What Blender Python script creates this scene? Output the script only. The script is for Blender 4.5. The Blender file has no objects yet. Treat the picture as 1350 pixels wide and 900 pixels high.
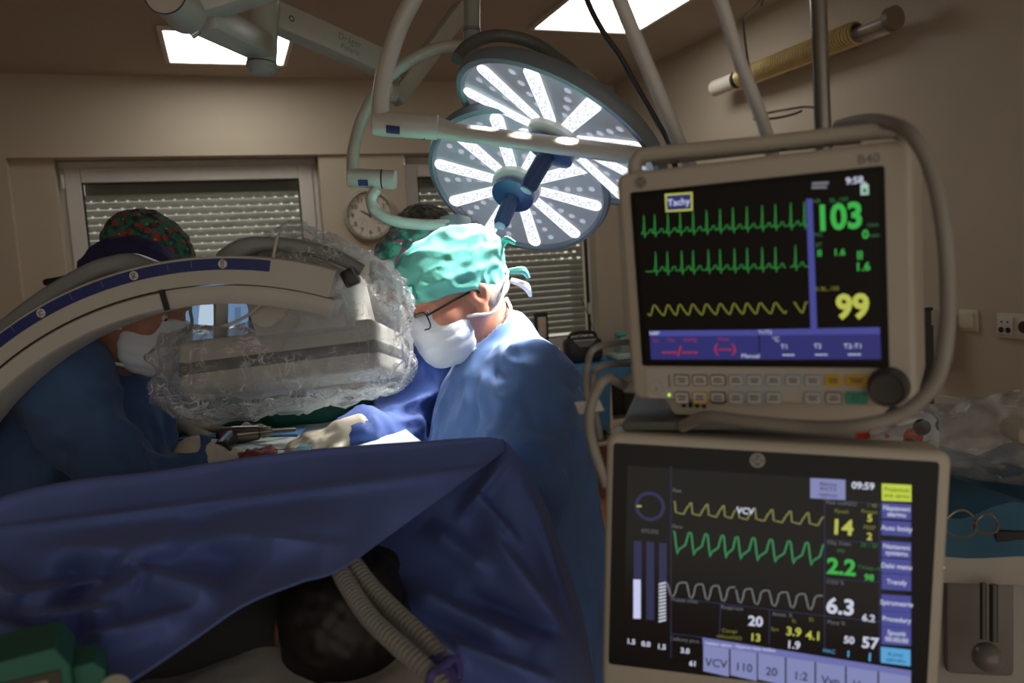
import bpy, bmesh, math, random
import numpy as np
from mathutils import Vector, Matrix

# ------------------------------------------------------------------ camera, light, exposure
YAW, PITCH, ROLL, FPX = math.radians(19.5), math.radians(-5.6), math.radians(-3.5), 1050.0
CAM = np.array([0.0, 0.0, 1.6])
def _axes():
    f = np.array([math.sin(YAW)*math.cos(PITCH), math.cos(YAW)*math.cos(PITCH), math.sin(PITCH)])
    r0 = np.array([math.cos(YAW), -math.sin(YAW), 0.0]); u0 = np.cross(r0, f)
    r = math.cos(ROLL)*r0 + math.sin(ROLL)*u0
    return r, np.cross(r, f), f
RT, UP, FW = _axes()
VX = np.array([math.cos(YAW), -math.sin(YAW), 0.0]); VY = np.array([math.sin(YAW), math.cos(YAW), 0.0]); ZZ = np.array([0, 0, 1.0])
def ray(x, y): return FW + RT*(x-675)/FPX + UP*(450-y)/FPX
def P(x, y, d): return CAM + ray(x, y)*d
def onx(x, y, X): q = ray(x, y); return CAM + q*(X-CAM[0])/q[0]
def ony(x, y, Y): q = ray(x, y); return CAM + q*(Y-CAM[1])/q[1]
def onz(x, y, Z): q = ray(x, y); return CAM + q*(Z-CAM[2])/q[2]
def cv(a, b, c):                                                    # direction given as right, up, away from the viewer
    v = RT*a + UP*b + FW*c
    return v/np.linalg.norm(v)

sc = bpy.context.scene
COL = sc.collection
cam_d = bpy.data.cameras.new('camera'); cam = bpy.data.objects.new('camera', cam_d); COL.objects.link(cam)
cam_d.sensor_width = 36.0; cam_d.lens = 36.0*FPX/1350.0; cam_d.clip_start = 0.02
cam.matrix_world = Matrix(((RT[0], UP[0], -FW[0], CAM[0]), (RT[1], UP[1], -FW[1], CAM[1]), (RT[2], UP[2], -FW[2], CAM[2]), (0, 0, 0, 1)))
cam_d.dof.use_dof = True; cam_d.dof.focus_distance = 1.75; cam_d.dof.aperture_fstop = 4.0
sc.camera = cam
world = bpy.data.worlds.new('world'); sc.world = world; world.use_nodes = True
world.node_tree.nodes['Background'].inputs[0].default_value = (1.0, 0.92, 0.79, 1)
world.node_tree.nodes['Background'].inputs[1].default_value = 0.66
sc.view_settings.view_transform = 'Standard'; sc.view_settings.look = 'None'
sc.view_settings.exposure = 0.0; sc.view_settings.gamma = 1.0; sc.view_settings.use_curve_mapping = False
PANEL_STRENGTH = 6.8        # the two ceiling panels in view
SPOT_WATTS = 165.0           # each operating lamp

# ------------------------------------------------------------------ materials
_mats = {}
def M(name, col=(.5, .5, .5), rough=.5, metal=0.0, var=.06, scale=12.0, bump=0.0, bscale=120.0, emit=None, es=0.0, spec=.5, coat=0.0, sheen=0.0, trans=0.0, sss=0.0):
    if name in _mats: return _mats[name]
    m = bpy.data.materials.new(name); m.use_nodes = True; nt = m.node_tree; b = nt.nodes['Principled BSDF']
    b.inputs['Roughness'].default_value = rough; b.inputs['Metallic'].default_value = metal
    b.inputs['Specular IOR Level'].default_value = spec
    if coat: b.inputs['Coat Weight'].default_value = coat; b.inputs['Coat Roughness'].default_value = .08
    if sheen: b.inputs['Sheen Weight'].default_value = sheen
    if trans: b.inputs['Transmission Weight'].default_value = trans
    if sss: b.inputs['Subsurface Weight'].default_value = sss; b.inputs['Subsurface Radius'].default_value = (.02, .008, .004); b.inputs['Subsurface Scale'].default_value = .3
    tc = nt.nodes.new('ShaderNodeTexCoord')
    if var:
        n = nt.nodes.new('ShaderNodeTexNoise'); n.inputs['Scale'].default_value = scale; n.inputs['Detail'].default_value = 4
        nt.links.new(tc.outputs['Object'], n.inputs['Vector'])
        r = nt.nodes.new('ShaderNodeValToRGB'); nt.links.new(n.outputs['Fac'], r.inputs[0])
        r.color_ramp.elements[0].position = .3; r.color_ramp.elements[1].position = .7
        r.color_ramp.elements[0].color = tuple(max(0, c*(1-var)) for c in col)+(1,)
        r.color_ramp.elements[1].color = tuple(min(1, c*(1+var)) for c in col)+(1,)
        nt.links.new(r.outputs[0], b.inputs['Base Color'])
    else: b.inputs['Base Color'].default_value = tuple(col)+(1,)
    if bump:
        n2 = nt.nodes.new('ShaderNodeTexNoise'); n2.inputs['Scale'].default_value = bscale; n2.inputs['Detail'].default_value = 3
        nt.links.new(tc.outputs['Object'], n2.inputs['Vector'])
        bp = nt.nodes.new('ShaderNodeBump'); bp.inputs['Strength'].default_value = bump; bp.inputs['Distance'].default_value = .004
        nt.links.new(n2.outputs['Fac'], bp.inputs['Height']); nt.links.new(bp.outputs[0], b.inputs['Normal'])
    if emit: b.inputs['Emission Color'].default_value = tuple(emit)+(1,); b.inputs['Emission Strength'].default_value = es
    _mats[name] = m; return m
def glow(name, col, s=1.0):
    return M(name, (.02, .02, .02), .4, var=0, emit=col, es=s)
def spots(name, base, blobs, scale=30.0, dark=None, rough=.8):      # printed cloth: blobs of other colours on a base
    m = bpy.data.materials.new(name); m.use_nodes = True; nt = m.node_tree; b = nt.nodes['Principled BSDF']; b.inputs['Roughness'].default_value = rough
    tc = nt.nodes.new('ShaderNodeTexCoord'); last = None
    wn = nt.nodes.new('ShaderNodeTexNoise'); wn.inputs['Scale'].default_value = scale*.9; nt.links.new(tc.outputs['Object'], wn.inputs['Vector'])
    rb = nt.nodes.new('ShaderNodeValToRGB'); rb.color_ramp.elements[0].position = .42; rb.color_ramp.elements[1].position = .56
    rb.color_ramp.elements[0].color = tuple(dark or base)+(1,); rb.color_ramp.elements[1].color = tuple(base)+(1,)
    nt.links.new(wn.outputs['Fac'], rb.inputs[0]); last = rb.outputs[0]
    for i, (c, sc_, th) in enumerate(blobs):
        mp = nt.nodes.new('ShaderNodeMapping'); mp.inputs['Location'].default_value = (i*.37, i*.71, i*.13); nt.links.new(tc.outputs['Object'], mp.inputs[0])
        vo = nt.nodes.new('ShaderNodeTexVoronoi'); vo.inputs['Scale'].default_value = sc_; vo.inputs['Randomness'].default_value = .8; nt.links.new(mp.outputs[0], vo.inputs['Vector'])
        ad = nt.nodes.new('ShaderNodeMath'); ad.operation = 'LESS_THAN'; ad.inputs[1].default_value = th; nt.links.new(vo.outputs['Distance'], ad.inputs[0])
        mx = nt.nodes.new('ShaderNodeMix'); mx.data_type = 'RGBA'; nt.links.new(ad.outputs[0], mx.inputs[0]); nt.links.new(last, mx.inputs[6]); mx.inputs[7].default_value = tuple(c)+(1,)
        last = mx.outputs[2]
    nt.links.new(last, b.inputs['Base Color']); _mats[name] = m; return m
def clear(name, tint=(1, 1, 1), fac=.25, rough=.12, bump=.0, bscale=30., diff=.0, crease=0.0):   # thin plastic film or glass
    m = bpy.data.materials.new(name); m.use_nodes = True; nt = m.node_tree; nt.nodes.remove(nt.nodes['Principled BSDF']); out = nt.nodes['Material Output']
    tr = nt.nodes.new('ShaderNodeBsdfTransparent'); tr.inputs[0].default_value = tuple(tint)+(1,)
    gl = nt.nodes.new('ShaderNodeBsdfGlossy'); gl.inputs['Roughness'].default_value = rough; gl.inputs[0].default_value = (.9, .9, .9, 1)
    fr = nt.nodes.new('ShaderNodeLayerWeight'); fr.inputs[0].default_value = .35
    mr = nt.nodes.new('ShaderNodeMapRange'); mr.inputs[3].default_value = fac*.3; mr.inputs[4].default_value = min(.9, fac*2.4); nt.links.new(fr.outputs['Facing'], mr.inputs[0])
    mx = nt.nodes.new('ShaderNodeMixShader'); nt.links.new(mr.outputs[0], mx.inputs[0]); nt.links.new(tr.outputs[0], mx.inputs[1]); nt.links.new(gl.outputs[0], mx.inputs[2])
    res = mx
    if diff:
        df = nt.nodes.new('ShaderNodeBsdfDiffuse'); df.inputs[0].default_value = (.8, .8, .82, 1)
        tl = nt.nodes.new('ShaderNodeBsdfTranslucent'); tl.inputs[0].default_value = (.8, .8, .82, 1)
        m0 = nt.nodes.new('ShaderNodeMixShader'); nt.links.new(df.outputs[0], m0.inputs[1]); nt.links.new(tl.outputs[0], m0.inputs[2])
        m2 = nt.nodes.new('ShaderNodeMixShader'); m2.inputs[0].default_value = diff; nt.links.new(mx.outputs[0], m2.inputs[1]); nt.links.new(m0.outputs[0], m2.inputs[2]); res = m2
    if crease:                                                       # whitened crumple lines in the film, its highlight streaks painted in with them
        tcc = nt.nodes.new('ShaderNodeTexCoord'); wht = nt.nodes.new('ShaderNodeBsdfDiffuse'); wht.inputs[0].default_value = (.85, .85, .86, 1); prev = None
        for sc_, wd, st in ((9, .010, (1, 1, 2.2)), (22, .016, (1.6, 1, .8)), (48, .02, (1, 1, 1.4))):
            mp = nt.nodes.new('ShaderNodeMapping'); mp.inputs['Scale'].default_value = st; mp.inputs['Rotation'].default_value = (.5, .8, .4); nt.links.new(tcc.outputs['Object'], mp.inputs[0])
            nz = nt.nodes.new('ShaderNodeTexNoise'); nz.inputs['Scale'].default_value = sc_; nz.inputs['Detail'].default_value = 2; nz.inputs['Distortion'].default_value = .8; nt.links.new(mp.outputs[0], nz.inputs['Vector'])
            sb = nt.nodes.new('ShaderNodeMath'); sb.operation = 'SUBTRACT'; sb.inputs[1].default_value = .5; nt.links.new(nz.outputs['Fac'], sb.inputs[0])
            ab = nt.nodes.new('ShaderNodeMath'); ab.operation = 'ABSOLUTE'; nt.links.new(sb.outputs[0], ab.inputs[0])
            m_ = nt.nodes.new('ShaderNodeMapRange'); m_.inputs[1].default_value = 0; m_.inputs[2].default_value = wd; m_.inputs[3].default_value = crease; m_.inputs[4].default_value = 0; nt.links.new(ab.outputs[0], m_.inputs[0])
            if prev is None: prev = m_.outputs[0]
            else:
                mxm = nt.nodes.new('ShaderNodeMath'); mxm.operation = 'MAXIMUM'; nt.links.new(prev, mxm.inputs[0]); nt.links.new(m_.outputs[0], mxm.inputs[1]); prev = mxm.outputs[0]
        gat = nt.nodes.new('ShaderNodeTexNoise'); gat.inputs['Scale'].default_value = 14; nt.links.new(tcc.outputs['Object'], gat.inputs['Vector'])
        gr_ = nt.nodes.new('ShaderNodeMapRange'); gr_.inputs[1].default_value = .42; gr_.inputs[2].default_value = .62; nt.links.new(gat.outputs['Fac'], gr_.inputs[0])
        mu = nt.nodes.new('ShaderNodeMath'); mu.operation = 'MULTIPLY'; nt.links.new(prev, mu.inputs[0]); nt.links.new(gr_.outputs[0], mu.inputs[1])
        m3 = nt.nodes.new('ShaderNodeMixShader'); nt.links.new(mu.outputs[0], m3.inputs[0]); nt.links.new(res.outputs[0], m3.inputs[1]); nt.links.new(wht.outputs[0], m3.inputs[2]); res = m3
    if bump:
        tc = nt.nodes.new('ShaderNodeTexCoord')
        vo = nt.nodes.new('ShaderNodeTexNoise'); vo.inputs['Scale'].default_value = bscale; vo.inputs['Detail'].default_value = 5; vo.inputs['Roughness'].default_value = .7; vo.inputs['Distortion'].default_value = 1.2
        nt.links.new(tc.outputs['Object'], vo.inputs['Vector'])
        bp = nt.nodes.new('ShaderNodeBump'); bp.inputs['Strength'].default_value = bump; bp.inputs['Distance'].default_value = .02; nt.links.new(vo.outputs['Fac'], bp.inputs['Height'])
        nt.links.new(bp.outputs[0], gl.inputs['Normal'])
    nt.links.new(res.outputs[0], out.inputs[0]); _mats[name] = m; return m

# ------------------------------------------------------------------ mesh helpers: every shape is (verts, faces)
def A(v): return np.asarray(v, float).reshape(-1, 3)
def join(*L):
    V, F, n = [], [], 0
    for v, f in L:
        v = A(v); V.append(v); F += [tuple(i+n for i in q) for q in f]; n += len(v)
    return np.vstack(V), F
def xf(s, R=None, t=(0, 0, 0)):
    v = A(s[0]); v = v if R is None else v @ np.asarray(R).T
    return v+np.asarray(t, float), s[1]
def rot(axis, deg): return np.array(Matrix.Rotation(math.radians(deg), 3, axis))
def frame(x=None, y=None, z=None):                                  # columns = the axes, made orthonormal; y is kept, z next
    y = np.asarray(y, float); y = y/np.linalg.norm(y)
    z = np.asarray(z, float); z = z-y*(z@y); z = z/np.linalg.norm(z)
    return np.array([np.cross(y, z), y, z]).T
def box(c, s, bev=0.0, seg=2):
    bm = bmesh.new(); bmesh.ops.create_cube(bm, size=1.0)
    for v in bm.verts: v.co = Vector((v.co.x*s[0], v.co.y*s[1], v.co.z*s[2]))
    if bev: bmesh.ops.bevel(bm, geom=list(bm.edges), offset=bev, segments=seg, profile=.5, affect='EDGES')
    return from_bm(bm, c)
def from_bm(bm, c=(0, 0, 0)):
    bm.verts.index_update(); V = A([v.co[:] for v in bm.verts])+np.asarray(c, float); F = [tuple(v.index for v in f.verts) for f in bm.faces]; bm.free(); return V, F
def prism(poly, y0, y1, bev=0.0, seg=2):                            # poly of (x, z), extruded along y
    bm = bmesh.new(); vs = [bm.verts.new((x, y0, z)) for x, z in poly]; f = bm.faces.new(vs)
    g = bmesh.ops.extrude_face_region(bm, geom=[f]); nv = [e for e in g['geom'] if isinstance(e, bmesh.types.BMVert)]
    for v in nv: v.co.y = y1
    bmesh.ops.recalc_face_normals(bm, faces=bm.faces)
    if bev:
        es = [e for e in bm.edges if abs(e.verts[0].co.y-e.verts[1].co.y) < 1e-9]
        bmesh.ops.bevel(bm, geom=es, offset=bev, segments=seg, profile=.5, affect='EDGES')
    return from_bm(bm)
def rrect(x0, x1, z0, z1, r, n=5):
    o = []
    for cx, cz, a0 in ((x1-r, z1-r, 0), (x0+r, z1-r, 90), (x0+r, z0+r, 180), (x1-r, z0+r, 270)):
        for i in range(n+1):
            a = math.radians(a0+90*i/n); o.append((cx+r*math.cos(a), cz+r*math.sin(a)))
    return o
def crom(pts, n):                                                   # Catmull-Rom through the points
    p = A(pts); p = np.vstack([2*p[0]-p[1], p, 2*p[-1]-p[-2]]); out = []
    for i in range(1, len(p)-2):
        for t in np.linspace(0, 1, n, endpoint=False):
            a, b, c, d = p[i-1], p[i], p[i+1], p[i+2]
            out.append(.5*((2*b)+(c-a)*t+(2*a-5*b+4*c-d)*t*t+(3*b-a-3*c+d)*t**3))
    out.append(p[-2]); return np.array(out)
def tube(pts, r, n=10, smooth=0, cap=True, prof=None):              # r number or list along the path
    p = crom(pts, smooth) if smooth else A(pts)
    m = len(p); rr = np.full(m, r) if np.isscalar(r) else np.interp(np.linspace(0, 1, m), np.linspace(0, 1, len(r)), r)
    t = np.gradient(p, axis=0); t /= np.linalg.norm(t, axis=1)[:, None]+1e-12
    nrm = np.cross(t[0], [0, 0, 1.]); nrm = nrm if np.linalg.norm(nrm) > 1e-3 else np.cross(t[0], [0, 1., 0]); nrm /= np.linalg.norm(nrm)
    V, F = [], []
    for i in range(m):
        nrm = nrm-t[i]*(nrm@t[i]); nrm /= np.linalg.norm(nrm); b = np.cross(t[i], nrm)
        for k in range(n):
            a = 2*math.pi*k/n; V.append(p[i]+rr[i]*(math.cos(a)*nrm+math.sin(a)*b))
    for i in range(m-1):
        for k in range(n): F.append((i*n+k, i*n+(k+1) % n, (i+1)*n+(k+1) % n, (i+1)*n+k))
    if cap: F += [tuple(range(n))[::-1], tuple((m-1)*n+k for k in range(n))]
    return np.array(V), F
def hose(pts, r, pitch, n=12, smooth=24, amp=.12):                   # corrugated hose
    p = crom(pts, smooth); L = np.r_[0, np.cumsum(np.linalg.norm(np.diff(p, axis=0), axis=1))]; m = int(L[-1]/pitch*4)+2
    s = np.linspace(0, L[-1], m); q = np.array([np.interp(s, L, p[:, i]) for i in range(3)]).T
    return tube(q, list(r*(1+amp*np.where((np.arange(m) % 4) < 2, 1, -1))), n)
def lathe(prof, n=32, cap=True):                                    # prof of (radius, z) round the z axis
    V, F = [], []; m = len(prof)
    for rr, z in prof:
        for k in range(n): a = 2*math.pi*k/n; V.append((rr*math.cos(a), rr*math.sin(a), z))
    for i in range(m-1):
        for k in range(n): F.append((i*n+k, i*n+(k+1) % n, (i+1)*n+(k+1) % n, (i+1)*n+k))
    if cap: F += [tuple(range(n))[::-1], tuple((m-1)*n+k for k in range(n))]
    return A(V), F
def ball(c, r, n=16, m=10):
    r = np.ones(3)*r; pr = [(math.sin(math.pi*i/m)+1e-4, -math.cos(math.pi*i/m)) for i in range(m+1)]
    v, f = lathe(pr, n); return v*r+np.asarray(c, float), f
def sheet(G, thick=.0):                                             # grid of points (rows, cols, 3)
    a, b = G.shape[:2]; V = G.reshape(-1, 3); F = [(i*b+j, i*b+j+1, (i+1)*b+j+1, (i+1)*b+j) for i in range(a-1) for j in range(b-1)]
    if thick:
        du = np.gradient(G, axis=1); dv = np.gradient(G, axis=0); nn = np.cross(du, dv); nn /= np.linalg.norm(nn, axis=2)[..., None]+1e-9
        n = len(V); V = np.vstack([V, V+nn.reshape(-1, 3)*thick]); F = F+[tuple(i+n for i in q[::-1]) for q in F]
        ring = [j for j in range(b)]+[i*b+b-1 for i in range(1, a)]+[(a-1)*b+j for j in range(b-2, -1, -1)]+[i*b for i in range(a-2, 0, -1)]
        F += [(ring[k], ring[k-1], ring[k-1]+n, ring[k]+n) for k in range(len(ring))]
    return V, F
def patch(rows, nu, nv):                                            # rows of control points -> smooth grid
    R = [crom(r, nu) for r in rows]; R = np.array(R); C = [crom(R[:, j], nv) for j in range(R.shape[1])]
    return np.array(C).transpose(1, 0, 2)
def ribbon(pts, w, y=0.0):                                          # flat polyline of (x, z) with width w, in the plane y
    p = np.asarray(pts, float); t = np.gradient(p, axis=0); t /= np.linalg.norm(t, axis=1)[:, None]+1e-12; nn = np.c_[-t[:, 1], t[:, 0]]*w/2
    a, b = p+nn, p-nn; V = [(x, y, z) for x, z in a]+[(x, y, z) for x, z in b]; m = len(p)
    return A(V), [(i, i+1, m+i+1, m+i) for i in range(m-1)]
def rect(x0, x1, z0, z1, y=0.0): return A([(x0, y, z0), (x1, y, z0), (x1, y, z1), (x0, y, z1)]), [(0, 1, 2, 3)]
def disc(x, z, r, y=0.0, n=20, r2=0.0):
    a = [2*math.pi*k/n for k in range(n)]; V = [(x+r*math.cos(t), y, z+r*math.sin(t)) for t in a]
    if not r2: return A(V), [tuple(range(n))]
    V += [(x+r2*math.cos(t), y, z+r2*math.sin(t)) for t in a]
    return A(V), [(k, (k+1) % n, n+(k+1) % n, n+k) for k in range(n)]
_tx = {}
def text(s, size, x=0, z=0, y=0.0, al='CENTER', bold=0.0, sx=1.0):   # letters as flat mesh in the x z plane
    k = (s, al, bold)
    if k not in _tx:
        c = bpy.data.curves.new('lettering', 'FONT'); c.body = s; c.size = 1; c.align_x = al; c.align_y = 'CENTER'; c.offset = bold; c.resolution_u = 3
        o = bpy.data.objects.new('lettering', c); me = o.to_mesh()
        _tx[k] = (A([v.co[:] for v in me.vertices]), [tuple(p.vertices) for p in me.polygons]); o.to_mesh_clear(); bpy.data.objects.remove(o); bpy.data.curves.remove(c)
    v, f = _tx[k]
    return np.c_[v[:, 0]*size*sx+x, np.full(len(v), y), v[:, 1]*size+z], f

def add(name, s, mat, parent=None, smooth=True, base=False, kind=None, label=None, me=None, autosm=40):
    """one mesh object; verts are in the parent's space (world space at top level), the origin goes to the shape's middle"""
    v = A(s[0]); lo, hi = v.min(0), v.max(0); c = (lo+hi)/2
    if base: c[2] = lo[2]
    me = bpy.data.meshes.new(name); me.from_pydata((v-c).tolist(), [], [list(map(int, q)) for q in s[1]]); me.update()
    for m in (mat if isinstance(mat, (list, tuple)) else [mat]): me.materials.append(m)
    if smooth:
        me.polygons.foreach_set('use_smooth', [True]*len(me.polygons))
        if autosm: 
            try: me.set_sharp_from_angle(angle=math.radians(autosm))
            except Exception: pass
    o = bpy.data.objects.new(name, me); COL.objects.link(o); o.location = c
    if parent is not None: o.parent = parent
    if kind: o['kind'] = kind
    if label and parent is not None: o['label'] = label
    return o
def inst(src, parent, off, R=None):                                  # a further piece sharing mesh data
    o = src.copy(); COL.objects.link(o); o.parent = parent; o.location = np.asarray(off, float)
    if R is not None: o.rotation_euler = Matrix(np.asarray(R).tolist()).to_euler()
    return o
def thing(name, label, cat, loc, R=None, group=None):
    o = bpy.data.objects.new(name, None); COL.objects.link(o); o.empty_display_size = .05
    m = Matrix.Translation(Vector(loc))
    if R is not None: m = m @ Matrix(np.asarray(R).tolist()).to_4x4()
    o.matrix_world = m
    return tag(o, label, cat, group)
def tag(o, label, cat, group=None):
    o['label'] = label; o['category'] = cat
    if group: o['group'] = group
    return o
def struct(name, s, mat, parent=None, smooth=False, label=None):
    o = add(name, s, mat, parent, smooth=smooth); o['kind'] = 'structure'
    if label: o['label'] = label
    return o

# ------------------------------------------------------------------ value noise and implicit surfaces (numpy)
def _h(i, j, k, s):
    n = (i.astype(np.uint32)*np.uint32(374761393)+j.astype(np.uint32)*np.uint32(668265263)+k.astype(np.uint32)*np.uint32(2147483647)+np.uint32(s*1274126177 & 0xffffffff))
    n = (n ^ (n >> np.uint32(13)))*np.uint32(1274126177); n = n ^ (n >> np.uint32(16)); return (n & np.uint32(0xffff)).astype(np.float32)/32767.5-1
def vn(Q, s=0):                                                     # smooth noise in -1..1
    Q = np.asarray(Q, np.float32)+1000.0; I = np.floor(Q).astype(np.int64); f = (Q-I).astype(np.float32); f = f*f*(3-2*f); o = 0
    for a in (0, 1):
        for b in (0, 1):
            for c in (0, 1):
                w = (f[:, 0] if a else 1-f[:, 0])*(f[:, 1] if b else 1-f[:, 1])*(f[:, 2] if c else 1-f[:, 2])
                o = o+w*_h(I[:, 0]+a, I[:, 1]+b, I[:, 2]+c, s)
    return o
def fbm(Q, s=0, o=3):
    return sum(vn(np.asarray(Q)*2**i, s+i)*.5**i for i in range(o))
def smin(a, b, k):
    h = np.maximum(k-np.abs(a-b), 0)/k; return np.minimum(a, b)-h*h*k*.25
def smax(a, b, k): return -smin(-a, -b, k)
def s_ell(c, r, R=None):
    c = np.asarray(c, np.float32); r = np.asarray(r, np.float32); R = None if R is None else np.asarray(R, np.float32)
    def f(p):
        q = p-c
        if R is not None: q = q @ R
        k0 = np.sqrt(((q/r)**2).sum(1)); k1 = np.sqrt(((q/(r*r))**2).sum(1))+1e-6; return k0*(k0-1)/k1
    return f
def s_cone(a, b, ra, rb):                                           # capsule that tapers from ra to rb
    a = np.asarray(a, np.float32); b = np.asarray(b, np.float32); d = b-a; L = float(d@d)
    def f(p):
        t = np.clip(((p-a)@d)/L, 0, 1); return np.sqrt(((p-a-t[:, None]*d)**2).sum(1))-(ra+(rb-ra)*t)
    return f
def s_box(c, h, r, R=None):
    c = np.asarray(c, np.float32); h = np.asarray(h, np.float32)-r; R = None if R is None else np.asarray(R, np.float32)
    def f(p):
        q = p-c
        if R is not None: q = q @ R
        q = np.abs(q)-h; return np.sqrt((np.maximum(q, 0)**2).sum(1))+np.minimum(q.max(1), 0)-r
    return f
def s_plane(c, n):
    c = np.asarray(c, np.float32); n = np.asarray(n, np.float32); n = n/np.linalg.norm(n)
    return lambda p: (p-c)@n
def blend(L, k=.03):
    def f(p):
        d = L[0][0](p) if isinstance(L[0], tuple) else L[0](p)
        for g in L[1:]: d = smin(d, g[0](p), g[1]) if isinstance(g, tuple) else smin(d, g(p), k)
        return d
    return f
def surf(fn, lo, hi, h, B=8):
    """surface of fn = 0 between lo and hi with cells of size h; only blocks near the surface are sampled finely"""
    lo = np.asarray(lo, float); hi = np.asarray(hi, float); n = (np.ceil((hi-lo)/h/B).astype(int))*B; nb = n//B
    g = [lo[i]+(np.arange(nb[i])*B+B/2)*h for i in range(3)]
    C = np.stack(np.meshgrid(*g, indexing='ij'), -1).reshape(-1, 3).astype(np.float32); d = fn(C)
    act = np.abs(d) < h*B*1.25
    D = np.repeat(np.repeat(np.repeat(d.reshape(nb), B, 0), B, 1), B, 2).astype(np.float32); D = np.pad(D, ((0, 1),)*3, mode='edge')
    ix = np.stack(np.unravel_index(np.nonzero(act)[0], nb), -1)*B
    o = np.stack(np.meshgrid(*[np.arange(B+1)]*3, indexing='ij'), -1).reshape(-1, 3)
    for s in range(0, len(ix), 400):
        q = (ix[s:s+400, None, :]+o[None]).reshape(-1, 3); D[q[:, 0], q[:, 1], q[:, 2]] = fn((lo+q*h).astype(np.float32))
    S = D < 0; nx, ny, nz = n
    cnt = np.zeros((nx, ny, nz), np.int8)
    for a in (0, 1):
        for b in (0, 1):
            for c in (0, 1): cnt += S[a:nx+a, b:ny+b, c:nz+c]
    cell = np.stack(np.nonzero((cnt > 0) & (cnt < 8)), -1); idx = np.full((nx, ny, nz), -1, np.int64); idx[cell[:, 0], cell[:, 1], cell[:, 2]] = np.arange(len(cell))
    acc = np.zeros((len(cell), 3)); num = np.zeros(len(cell)); cs = [np.array(c) for c in np.ndindex(2, 2, 2)]
    for i in range(8):
        for j in range(i+1, 8):
            if np.abs(cs[i]-cs[j]).sum() != 1: continue
            p, q = cell+cs[i], cell+cs[j]; a = D[p[:, 0], p[:, 1], p[:, 2]]; b = D[q[:, 0], q[:, 1], q[:, 2]]; x = (a < 0) != (b < 0)
            t = np.where(x, a/np.where(x, a-b, 1), 0)[:, None]; acc += np.where(x[:, None], p+t*(q-p), 0); num += x
    V = lo+acc/num[:, None]*h; F = []
    for ax in range(3):
        e = [0, 0, 0]; e[ax] = 1; b, c = [(1, 2), (2, 0), (0, 1)][ax]
        sl0 = S[:nx, :ny, :nz]; sl1 = S[e[0]:nx+e[0], e[1]:ny+e[1], e[2]:nz+e[2]]
        for flip in (0, 1):
            m = (sl0 & ~sl1) if not flip else (~sl0 & sl1)
            k = np.stack(np.nonzero(m), -1); k = k[(k[:, b] > 0) & (k[:, c] > 0)]
            eb = np.zeros(3, int); eb[b] = 1; ec = np.zeros(3, int); ec[c] = 1
            qs = [k-eb-ec, k-ec, k, k-eb]; qs = [idx[q[:, 0], q[:, 1], q[:, 2]] for q in qs]; f = np.stack(qs if not flip else qs[::-1], -1)
            F.append(f[(f >= 0).all(1)])
    F = np.vstack(F); return V, [tuple(q) for q in F.tolist()]
def vnorm(s):
    V = A(s[0]); F = np.array([q[:4] if len(q) > 3 else q+(q[2],) for q in s[1]]); n = np.cross(V[F[:, 2]]-V[F[:, 0]], V[F[:, 3]]-V[F[:, 1]]); N = np.zeros_like(V)
    for i in range(4): np.add.at(N, F[:, i], n)
    return N/(np.linalg.norm(N, axis=1)[:, None]+1e-12)
def push(s, amt):                                                   # move verts along their normals
    return A(s[0])+vnorm(s)*np.asarray(amt)[:, None], s[1]

# ------------------------------------------------------------------ the room
WY, WX, CZ = 5.13, 2.69, 2.80
m_wall = M('wall_paint', (.51, .44, .335), .75, var=.03, scale=3, bump=.05, bscale=60)
m_ceil = M('ceiling_paint', (.48, .425, .35), .85, var=.03, scale=2)
m_white = M('white_plastic_frame', (.62, .59, .54), .45, var=.03)
def floor_mat():
    m = bpy.data.materials.new('speckled_floor'); m.use_nodes = True; nt = m.node_tree; b = nt.nodes['Principled BSDF']; b.inputs['Roughness'].default_value = .45
    tc = nt.nodes.new('ShaderNodeTexCoord'); v = nt.nodes.new('ShaderNodeTexVoronoi'); v.inputs['Scale'].default_value = 55; nt.links.new(tc.outputs['Object'], v.inputs['Vector'])
    r = nt.nodes.new('ShaderNodeValToRGB'); nt.links.new(v.outputs['Color'], r.inputs[0]); e = r.color_ramp.elements
    e[0].color = (.30, .10, .035, 1); e[1].color = (.62, .33, .16, 1); x = r.color_ramp.elements.new(.55); x.color = (.48, .20, .08, 1)
    nt.links.new(r.outputs[0], b.inputs['Base Color']); return m
struct('floor', box((-.1, 1.7, -.05), (5.8, 7.6, .1)), floor_mat(), label='orange brown speckled floor')
struct('ceiling', box((-.1, 1.7, CZ+.05), (5.8, 7.6, .1)), m_ceil)
struct('wall_right', box((WX+.1, 1.7, CZ/2), (.2, 7.6, CZ)), m_wall)
struct('wall_left', box((-2.9, 1.7, CZ/2), (.2, 7.6, CZ)), m_wall)
ZL, ZS = 2.345, .95                                                  # underside of the lintel, window sill
struct('wall_back', join(
    box((-.1, WY+.25, (ZL+CZ)/2), (5.8, .5, CZ-ZL)), box((-1.95, WY+.25, ZL/2), (1.76, .5, ZL)), box((-.96, WY+.28, ZL/2), (.222, .44, ZL)),
    box((.89, WY+.265, ZL/2), (.54, .47, ZL)), box((2.6, WY+.265, ZL/2), (.2, .47, ZL)),
    box((-.115, WY+.265, ZS/2), (1.47, .47, ZS)), box((1.83, WY+.265, ZS/2), (1.34, .47, ZS))), m_wall)
zt = onx(1290, 528, WX)[2]
struct('trim_1', box((WX-.006, 1.7, zt/2), (.012, 7.5, zt), .003), M('wall_cladding', (.56, .52, .46), .5, var=.03), label='pale smooth wall cladding below the sockets')
struct('baseboard_back', box((2.59, WY+.02, .05), (.2, .03, .1)), M('brown_skirting', (.25, .13, .07), .6))

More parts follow.
